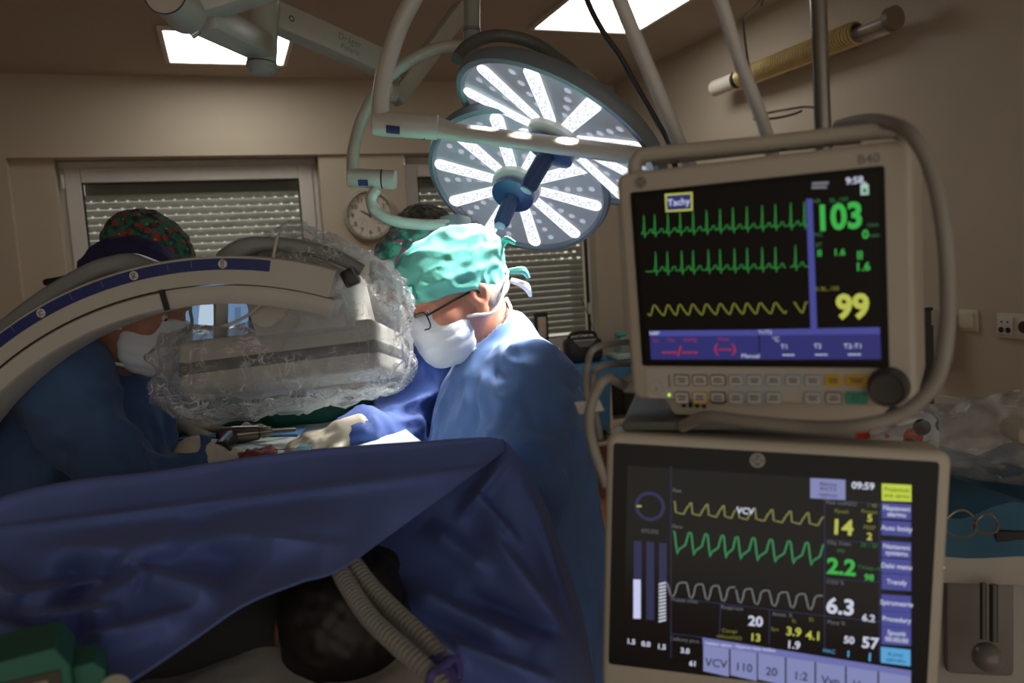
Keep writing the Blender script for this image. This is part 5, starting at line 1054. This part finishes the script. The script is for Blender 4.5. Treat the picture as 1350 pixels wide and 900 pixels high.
tag(add('blue_pad', slab([(225, 578), (345, 565), (405, 562), (392, 572)], 1.256, .006), M('pad_blue', (.06, .17, .33), .8), smooth=False), 'blue absorbent strip on the field behind the drill', 'pad')
tag(add('teal_flap', slab([(376, 604), (403, 578), (413, 584), (398, 602)], 1.262, .004), M('flap_teal', (.06, .15, .19), .8), smooth=False), 'dark teal strip of cloth beside the gloved hand on the field', 'cloth')
gq = onf(325, 570, 1.26); gs = surf(s_ell(gq, (.05, .035, .018)), gq-.1, gq+.1, .005); gs = push(gs, .008*vn(gs[0]*60, 4)); tag(add('white_swab', gs, M('swab_white', (.55, .53, .48), .9), autosm=0), 'crumpled white swab behind the drill', 'swab')
t = thing('surgical_drill', 'metal pistol-shaped surgical drill lying on the pale field', 'drill', onf(320, 590)); o8 = np.array(t.location); m_dm = M('drill_metal', (.27, .24, .19), .22, metal=.9, var=.1)
ld = lambda s: (A(s[0])-o8, s[1]); Z2 = ZZ*.02
pa_, pb_, pc_, pd_ = onf(287, 588)+Z2, onf(343, 582)+Z2, onf(359, 580)+Z2, onf(390, 575)+Z2*.8
add('body', ld(tube([pa_, pa_+(pb_-pa_)*.08, pa_+(pb_-pa_)*.5, pb_], [.014, .019, .019, .015], 18)), m_dm, t); add('chuck', ld(tube([pb_, pb_+(pc_-pb_)*.3, pc_], [.011, .0135, .010], 14)), m_dm, t); add('bit_guard', ld(tube([pc_, pd_], [.0055, .0045], 10)), M('dark_metal'), t)
hA = onf(305, 588)+Z2*.9; hB = onf(294, 604)+Z2*.95; add('grip', ld(tube([hA, hA+(hB-hA)*.4, hB], [.016, .0165, .019], 18)), M('grip_dark', (.035, .032, .028), .3, metal=.6), t); add('battery_cap', ld(tube([hB, hB+(hB-hA)*.12], [.0198, .0175], 18)), m_bk, t)
gq = onf(342, 598, 1.256); bs = surf(s_ell(gq, (.042, .03, .010)), gq-.1, gq+.1, .004); bs = push(bs, .008*vn(bs[0]*70, 7)+.003*vn(bs[0]*160, 2)); tag(add('stained_swab', bs, M('blood_red', (.22, .035, .02), .5, var=.4, scale=50), autosm=0), 'red stained swab lying in front of the drill', 'swab')
tag(add('suture_thread', tube([gq+ZZ*.008, onf(380, 592, 1.257), onf(405, 588, 1.257)], .0007, 5), m_gasket), 'thin dark thread running from the red swab', 'thread')

# green boxes at the lower left corner
gb = P(22, 888, .78); Rg = np.array([VX, VY, ZZ]).T @ rot('Z', 25)
t = thing('green_carton', 'green box with pale printed side, larger one at the lower left corner', 'box', gb-ZZ*.035, Rg, 'green boxes at the lower left corner'); m_gn = M('green_card', (.012, .13, .085), .5)
add('body', prism([(-.07, 0), (.05, 0), (.05, .045), (.038, .066), (-.07, .062)], -.035, .04, .003), m_gn, t, smooth=False); add('print_panel', box((-.002, -.036, .026), (.085, .002, .036)), M('brown_print', (.06, .05, .035), .6), t, smooth=False)
for k in range(4): add('print_patch', box((-.03+.018*k, -.0375, .03), (.012, .002, .016)), M('pale_patch', (.3, .3, .24), .6), t, smooth=False)
add('red_patch', box((.03, -.0375, .014), (.014, .002, .012)), M('red_print', (.3, .02, .02), .6), t, smooth=False)
gb = P(98, 896, .8); t = thing('green_carton', 'small green box with pale round ends beside the larger green box', 'box', gb-ZZ*.03, Rg, 'green boxes at the lower left corner')
add('body', prism([(-.035, 0), (.03, 0), (.03, .04), (.02, .052), (-.035, .05)], -.02, .03, .003), m_gn, t, smooth=False)
for q_ in (-.01, .036): add('round_end', xf(lathe([(.001, -.005), (.014, -.005), (.015, 0), (.001, .004)], 18), rot('X', 90), (q_, -.022, .02)), M('pale_patch'), t)

# ------------------------------------------------------------------ people
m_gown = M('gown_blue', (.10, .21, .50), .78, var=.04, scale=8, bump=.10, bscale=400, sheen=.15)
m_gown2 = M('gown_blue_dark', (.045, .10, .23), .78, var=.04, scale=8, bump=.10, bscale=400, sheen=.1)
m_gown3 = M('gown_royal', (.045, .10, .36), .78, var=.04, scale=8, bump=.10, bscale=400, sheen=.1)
m_mask = M('mask_white', (.74, .78, .85), .8, var=.03, bump=.1, bscale=400)
m_glove = M('latex_glove', (.62, .54, .42), .45, var=.06, scale=30)
m_strap = M('mask_strap', (.78, .77, .74), .7, var=.02)
def s_scaled(f, c, R, s):                                            # f in a space squeezed by s along the axes R
    c = np.asarray(c, np.float32); R = np.asarray(R, np.float32); s = np.asarray(s, np.float32)
    return lambda p: f(((p-c)@R)/s)*float(s.min())
def hframe(y, z):
    R = frame(y=y, z=z); return np.array([np.cross(R[:, 1], R[:, 2]), R[:, 1], R[:, 2]]).T
def person(label, head, fwd, upv, neck, chest, pelvis, sh, el, wr, hand, face, gown_m, cap_m, cap_kind, seed, skin, glasses=False, scale=1.0, hres=.0055, floor_feet=True, gowns=1.0, mask=True, curl=.6):
    hc = P(*head); HR = hframe(cv(*fwd), cv(*upv)); W = lambda x, y, z: hc+HR@np.array([x, y, z])
    nk, ch, pv = P(*neck), P(*chest), P(*pelvis); S = [P(*q) for q in sh]; E_ = [P(*q) for q in el]; Wr = [P(*q) for q in wr]
    f2 = cv(*face)*[1, 1, 0]; f2 /= np.linalg.norm(f2); TR = hframe(f2, nk-pv); lat = TR[:, 0]
    hipc = pv; feet = [np.array([pv[0], pv[1], .05])+lat*s_*.12 for s_ in (1, -1)]
    HF = []
    for i in (0, 1):
        d = cv(*hand[i][0]); bk = cv(*hand[i][1]); HF.append(hframe(d, bk))
    L = [head_parts(hc, HR), (s_cone(W(0, -.04, -.1), nk, .055, .058), .03), (s_ell(ch, (.165, .105, .18), TR), .04), (s_cone(S[0]-ZZ*.015, S[1]-ZZ*.015, .05, .05), .03), (s_scaled(s_cone((0, 0, 0), (0, 0, np.linalg.norm(ch-pv)/.1), 1.0, 1.0), pv, TR, (.15, .1, .1)), .04)]
    for i in (0, 1): L += [(s_cone(S[i], E_[i], .05, .04), .04), (s_cone(E_[i], Wr[i], .038, .027), .02), (hand_parts(Wr[i], HF[i], curl, 0, 1 if i == 0 else -1), .015)]
    for i, s_ in enumerate((1, -1)):
        hp = pv+lat*s_*.085-ZZ*.02; kn = np.array([hp[0], hp[1], .5])+lat*s_*.02+f2*.02; an = feet[i]+ZZ*.04
        L += [(s_cone(hp, kn, .075, .05), .05), (s_cone(kn, an, .048, .035), .03), (s_cone(an-f2*.03, an+f2*.15-ZZ*.045, .035, .03), .03)]
    allp = np.array([hc, nk, ch, pv]+S+E_+Wr+feet); lo, hi = allp.min(0)-.27, allp.max(0)+.27; lo[2] = -.0
    bf = blend(L)
    b = add('person', surf(bf, lo, hi, hres), skin, base=True, autosm=0); tag(b, label, 'person'); b0 = np.array(b.location); rel = lambda s: (A(s[0])-b0, s[1])
    # gown
    g = gowns; bl = np.linalg.norm(ch-pv)
    G = [s_ell(ch-TR[:, 2]*.0, (.205*g, .155*g, .21), TR), (s_cone(S[0]-ZZ*.008, S[1]-ZZ*.008, .076*g, .076*g), .06), (s_scaled(s_cone((0, 0, 0), (0, 0, bl*.85/.15), 1.0, 1.0), pv, TR, (.2*g, .165*g, .15)), .05),
         (s_cone(nk-TR[:, 2]*.05, nk+TR[:, 2]*.014, .095, .07), .045)]
    bt = np.array([pv[0], pv[1], .28]); G.append((s_scaled(s_cone((0, 0, 0), (0, 0, (pv[2]-.28)/.15), 1.2, 1.0), bt, hframe(f2, ZZ), (.21*g, .18*g, .15)), .05))
    for i in (0, 1): G += [(s_cone(S[i], E_[i], .074*g, .067*g), .035), (s_cone(E_[i], Wr[i]-(Wr[i]-E_[i])*.06, .064*g, .038), .025)]
    gb_ = blend(G)
    gf = lambda p: smax(smax(gb_(p), -s_cone(nk-TR[:, 2]*.02, W(0, -.03, -.06), .056, .066)(p), .012), .22-p[:, 2], .01)
    gs_ = surf(gf, lo-.03, hi+.03, .0095); V = gs_[0]
    hgt = np.clip((pv[2]+.15-V[:, 2])/.8, 0, 1); q = (V-b0)@np.array([lat, f2, ZZ]).T
    rg = lambda Q, s: 1-2*np.abs(vn(Q, s))
    arm = np.min([s_cone(S[i], E_[i], .05, .05)(V) for i in (0, 1)]+[s_cone(E_[i], Wr[i], .05, .05)(V) for i in (0, 1)], 0); am_ = np.exp(-(np.maximum(arm, 0)/.05)**2)
    wob = vn(q*4, seed)*1.2
    off = .016*rg(q*np.array([7, 7, 4])+wob[:, None], seed+1)+.009*rg(q*np.array([15, 15, 9])+wob[:, None]*1.5, seed+2)+.003*rg(q*34, seed+3)-.012+(.03*hgt+.004)*vn(np.c_[q[:, 0]*9, q[:, 1]*9, q[:, 2]*1.6], seed+4)
    off += am_*.013*rg(np.c_[q[:, 0]*9+q[:, 2]*16, q[:, 1]*9, q[:, 2]*20-q[:, 0]*9], seed+6)
    off *= np.clip((np.linalg.norm(V-nk, axis=1)-.07)/.12, .15, 1)
    add('gown', rel(push(gs_, off)), gown_m, b, autosm=0)
    # gloves
    for i in (0, 1):
        hf = blend([hand_parts(Wr[i], HF[i], curl, .0028, 1 if i == 0 else -1), (s_cone(Wr[i]-HF[i][:, 1]*.02, Wr[i]+HF[i][:, 1]*.01, .038, .032), .015)])
        gl = surf(hf, Wr[i]-.2, Wr[i]+.2, .0045); gl = push(gl, .0012*rg(gl[0]*60, 2)); add('glove', rel(gl), m_glove, b, autosm=0)
    # mask with pleats and straps
    if mask:
        mf = blend([s_ell(W(0, .046, -.05), (.071, .064, .078), HR), (s_ell(W(0, .1, -.012), (.02, .02, .03), HR), .04), (s_ell(W(0, .088, -.06), (.04, .028, .045), HR), .04)])
        mk = lambda p: smax(smax(smax(mf(p), s_plane(W(0, .022, -.05), -HR[:, 1]-HR[:, 2]*.12)(p), .006), s_plane(W(0, .1, .008), HR[:, 2]-HR[:, 1]*.05)(p), .006), s_plane(W(0, .05, -.118), -HR[:, 2])(p), .02)
        ms = surf(mk, hc-.2, hc+.2, .004); lz = (ms[0]-hc)@HR[:, 2]; ms = push(ms, .0018*np.abs(np.sin(lz*130))+.0012*vn(ms[0]*70, seed)); add('mask', rel(ms), m_mask, b, autosm=0)
        for s_ in (1, -1):
            add('mask_strap', rel(tube([W(s_*.064, .030, -.026), W(s_*.081, .008, -.033), W(s_*.092, -.018, -.042), W(s_*.090, -.045, -.03), W(s_*.080, -.075, -.005), W(s_*.04, -.116, .02), W(0, -.126, .03)], .0036, 8, 6)), m_strap, b)
            add('mask_strap', rel(tube([W(s_*.054, .040, -.100), W(s_*.070, .008, -.098), W(s_*.077, -.03, -.082), W(s_*.070, -.07, -.058), W(0, -.108, -.035)], .0036, 8, 6)), m_strap, b)
    # cap
    if cap_kind == 'tied':
        cf = blend([s_ell(W(0, -.012, .046), (.091, .112, .096), HR), (s_ell(W(0, -.045, .082), (.072, .075, .055), HR), .05), (s_ell(W(0, .03, .075), (.07, .06, .05), HR), .05)]); pl_ = s_plane(W(0, 0, .018), -HR[:, 2]+HR[:, 1]*.17); hires = .004
    elif cap_kind == 'round':
        cf = blend([s_ell(W(0, -.014, .048), (.094, .115, .105), HR), (s_ell(W(0, -.05, .075), (.085, .085, .075), HR), .05)]); pl_ = s_plane(W(0, 0, .016), -HR[:, 2]+HR[:, 1]*.2); hires = .005
    else:
        cf = blend([s_ell(W(0, -.014, .045), (.09, .112, .098), HR)]); pl_ = s_plane(W(0, 0, .014), -HR[:, 2]+HR[:, 1]*.2); hires = .005
    cs_ = surf(lambda p: smax(cf(p), pl_(p), .008), hc-.24, hc+.24, hires); ql = (cs_[0]-hc)@HR
    off = .005*rg(ql*np.array([16, 22, 30])+vn(ql*12, seed)[:, None]*1.0, seed+7)+.0024*rg(ql*np.array([40, 40, 60]), seed+8)-.002
    if cap_kind == 'tied': off = off+.006*np.exp(-((ql[:, 2]-.055-ql[:, 1]*.1)/.008)**2)*(ql[:, 1] > -.08)+.012*rg(np.c_[ql[:, 0]*11, ql[:, 1]*14+ql[:, 2]*22, ql[:, 2]*24], seed+5)*np.clip((ql[:, 2]-.06)/.03, 0, 1)
    cp = add('cap', rel(push(cs_, off)), cap_m, b, autosm=0); c0 = np.array(cp.location)+b0
    if cap_kind == 'tied':
        for q in ([(-.03, -.125, .07), (-.045, -.14, .085), (-.06, -.15, .07)], [(-.05, -.115, .02), (-.062, -.14, .01), (-.055, -.15, -.01)], [(-.03, -.12, -.0), (-.045, -.14, -.025), (-.03, -.15, -.05)]):
            add('tie', (lambda s: (A(s[0])-c0, s[1]))(tube([W(*x) for x in q], [.006, .009, .004], 7, 5)), cap_m if q[0][2] > .0 else m_strap, cp)
        k = W(-.035, .108, .06); add('knot', (lambda s: (A(s[0])-c0, s[1]))(ball(k, (.014, .014, .02), 12, 8)), cap_m, cp)
    if glasses:
        gl_m = M('glasses_black', (.01, .01, .012), .3, var=0)
        yb = .118
        for s_ in (1, -1):
            ring = [W(s_*(.036+x), yb-.004-.22*abs(x+.01), z-.002) for x, z in rrect(-.029, .029, -.017, .019, .012, 4)]; ring.append(ring[0]); fr_ = add('glasses_rim', rel(tube(ring, .0017, 6)), gl_m, b)
            add('glasses_temple', rel(tube([W(s_*.065, yb-.014, .008), W(s_*.074, .085, .010), W(s_*.083, .0, .016), W(s_*.084, -.014, .006)], .0024, 8, 5)), gl_m, b)
            add('glasses_lens', rel((A([W(s_*(.036+x), yb-.004-.22*abs(x+.01), z-.002) for x, z in rrect(-.028, .028, -.016, .018, .012, 4)]), [tuple(range(20))])) if False else rel((A([W(s_*(.036+x), yb-.004-.22*abs(x+.01), z-.002) for x, z in rrect(-.028, .028, -.016, .018, .012, 4)]), [tuple(range(len(rrect(0, 1, 0, 1, .1, 4))))])), clear('lens_clear', (.95, .97, 1), .12, .03) if 'lens_clear' not in _mats else _mats['lens_clear'], b, smooth=False)
        add('glasses_bridge', rel(tube([W(.01, yb-.003, .004), W(0, yb+.004, .008), W(-.01, yb-.003, .004)], .0019, 6, 5)), gl_m, b)
    # eyes
    for s_ in (1, -1): 
        e_ = add('eye', rel(ball(W(s_*.032, .0775, .0105), .0118, 14, 10)), M('eye_white', (.7, .68, .64), .25, var=0), b); add('iris', (lambda s: (A(s[0])-np.array(e_.location), s[1]))(rel(ball(W(s_*.032, .0862, .008), .0048, 10, 6))), M('iris_dark', (.03, .02, .015), .2, var=0), e_)
    return b, W, HR, rel
m_skl = M('surgeon_skin', (.52, .22, .14), .48, var=.1, scale=45, bump=.08, bscale=260, sss=.2)
m_teal = M('teal_cap', (.15, .56, .48), .8, var=.05, bump=.12, bscale=350)
bS, WS, RS, relS = person('surgeon in blue gown with teal cap, glasses and white mask, looking down under the lamps', (606, 399, 1.72), (-.80, -.40, -.42), (-.36, 1, -.1), (664, 456, 1.74), (672, 570, 1.75), (695, 790, 1.75),
    ((645, 484, 1.92), (702, 494, 1.6)), ((612, 640, 1.95), (688, 655, 1.47)), ((520, 634, 1.60), (520, 644, 1.48)), (((-1, -.1, -.1), (.1, 1, 0)), ((-1, -.05, .35), (0, 1, -.2))), (-.95, 0, -.3), m_gown, m_teal, 'tied', 11, m_skl, glasses=True, hres=.0052)
hair = surf(lambda p: smax(smax(s_ell(WS(0, -.03, .0), (.083, .092, .085), RS)(p), s_plane(WS(0, -.025, 0), RS[:, 1])(p), .01), s_plane(WS(0, 0, -.05), -RS[:, 2]-RS[:, 1]*.3)(p), .02), WS(0, 0, 0)-.2, WS(0, 0, 0)+.2, .005)
add('hair', relS(push(hair, .0012*vn(hair[0]*np.array([150, 150, 50]), 2))), M('grey_hair', (.3, .27, .25), .7, var=.2, scale=90), bS, autosm=0)
m_fl3 = spots('floral_teal', (.16, .44, .36), [((.55, .06, .16), 42, .3), ((.5, .08, .2), 33, .2), ((.62, .66, .6), 26, .12)], 45, (.06, .2, .17))
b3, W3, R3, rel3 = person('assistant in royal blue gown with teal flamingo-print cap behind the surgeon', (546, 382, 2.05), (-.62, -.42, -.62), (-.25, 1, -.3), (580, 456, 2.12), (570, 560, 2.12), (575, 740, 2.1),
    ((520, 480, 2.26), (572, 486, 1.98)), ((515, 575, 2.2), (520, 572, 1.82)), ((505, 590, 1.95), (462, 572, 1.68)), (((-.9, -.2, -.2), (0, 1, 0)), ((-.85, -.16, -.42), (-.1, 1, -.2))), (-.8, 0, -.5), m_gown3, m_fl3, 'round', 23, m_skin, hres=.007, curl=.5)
bc = W3(-.045, .088, .075); Rb = hframe(-(bc-CAM)/np.linalg.norm(bc-CAM)*-1, ZZ)
bc = P(531.5, 346, 1.935); add('cap_badge', rel3(xf(join(disc(0, 0, .0105, 0, 24)), np.array([RT, FW, UP]).T, bc)), M('badge_black', (.015, .012, .01), .5, var=0), b3, smooth=False); add('cap_badge', rel3(xf(join(disc(0, 0, .0085, -.001, 24)), np.array([RT, FW, UP]).T, bc)), M('badge_orange', (.72, .3, .02), .5), b3, smooth=False); add('badge_mark', rel3(xf(ribbon([(-.004, -.004), (-.003, .005), (.003, -.005), (.004, .004)], .002, -.002), np.array([RT, FW, UP]).T, bc)), M('badge_black'), b3, smooth=False)
m_pur = M('purple_cap', (.018, .016, .075), .8, var=.06)
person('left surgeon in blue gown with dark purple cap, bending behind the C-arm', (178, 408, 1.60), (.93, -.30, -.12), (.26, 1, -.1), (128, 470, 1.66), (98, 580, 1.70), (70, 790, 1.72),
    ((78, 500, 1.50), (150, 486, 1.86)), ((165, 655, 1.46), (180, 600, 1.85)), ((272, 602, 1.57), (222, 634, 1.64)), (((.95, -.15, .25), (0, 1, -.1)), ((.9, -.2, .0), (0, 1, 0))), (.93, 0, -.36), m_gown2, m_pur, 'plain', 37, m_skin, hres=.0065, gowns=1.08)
m_fl5 = spots('floral_green', (.04, .16, .10), [((.42, .03, .04), 40, .34), ((.36, .02, .03), 31, .22), ((.3, .36, .24), 50, .16)], 50, (.012, .045, .035))
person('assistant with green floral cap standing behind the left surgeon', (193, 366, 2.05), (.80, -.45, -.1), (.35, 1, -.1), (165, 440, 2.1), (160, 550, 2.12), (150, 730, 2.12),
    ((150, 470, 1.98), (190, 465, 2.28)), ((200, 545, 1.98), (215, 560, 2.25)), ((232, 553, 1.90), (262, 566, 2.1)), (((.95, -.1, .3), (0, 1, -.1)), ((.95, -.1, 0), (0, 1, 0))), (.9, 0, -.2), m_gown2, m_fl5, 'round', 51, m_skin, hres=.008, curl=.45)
m_gc = spots('grey_print_cap', (.22, .24, .2), [((.10, .11, .10), 40, .3), ((.4, .4, .36), 30, .16)], 40, (.1, .1, .09))
person('person in grey-green patterned cap half hidden behind the lamp tube', (556, 338, 2.62), (-.6, -.4, -.6), (-.1, 1, -.2), (575, 410, 2.68), (580, 490, 2.7), (585, 660, 2.72),
    ((540, 430, 2.8), (620, 432, 2.6)), ((545, 510, 2.85), (625, 520, 2.55)), ((535, 560, 2.6), (590, 560, 2.45)), (((-.7, -.3, -.6), (0, 1, 0)), ((-.7, -.3, -.6), (0, 1, 0))), (-.7, 0, -.7), m_gown2, m_gc, 'round', 67, m_skin, hres=.009)
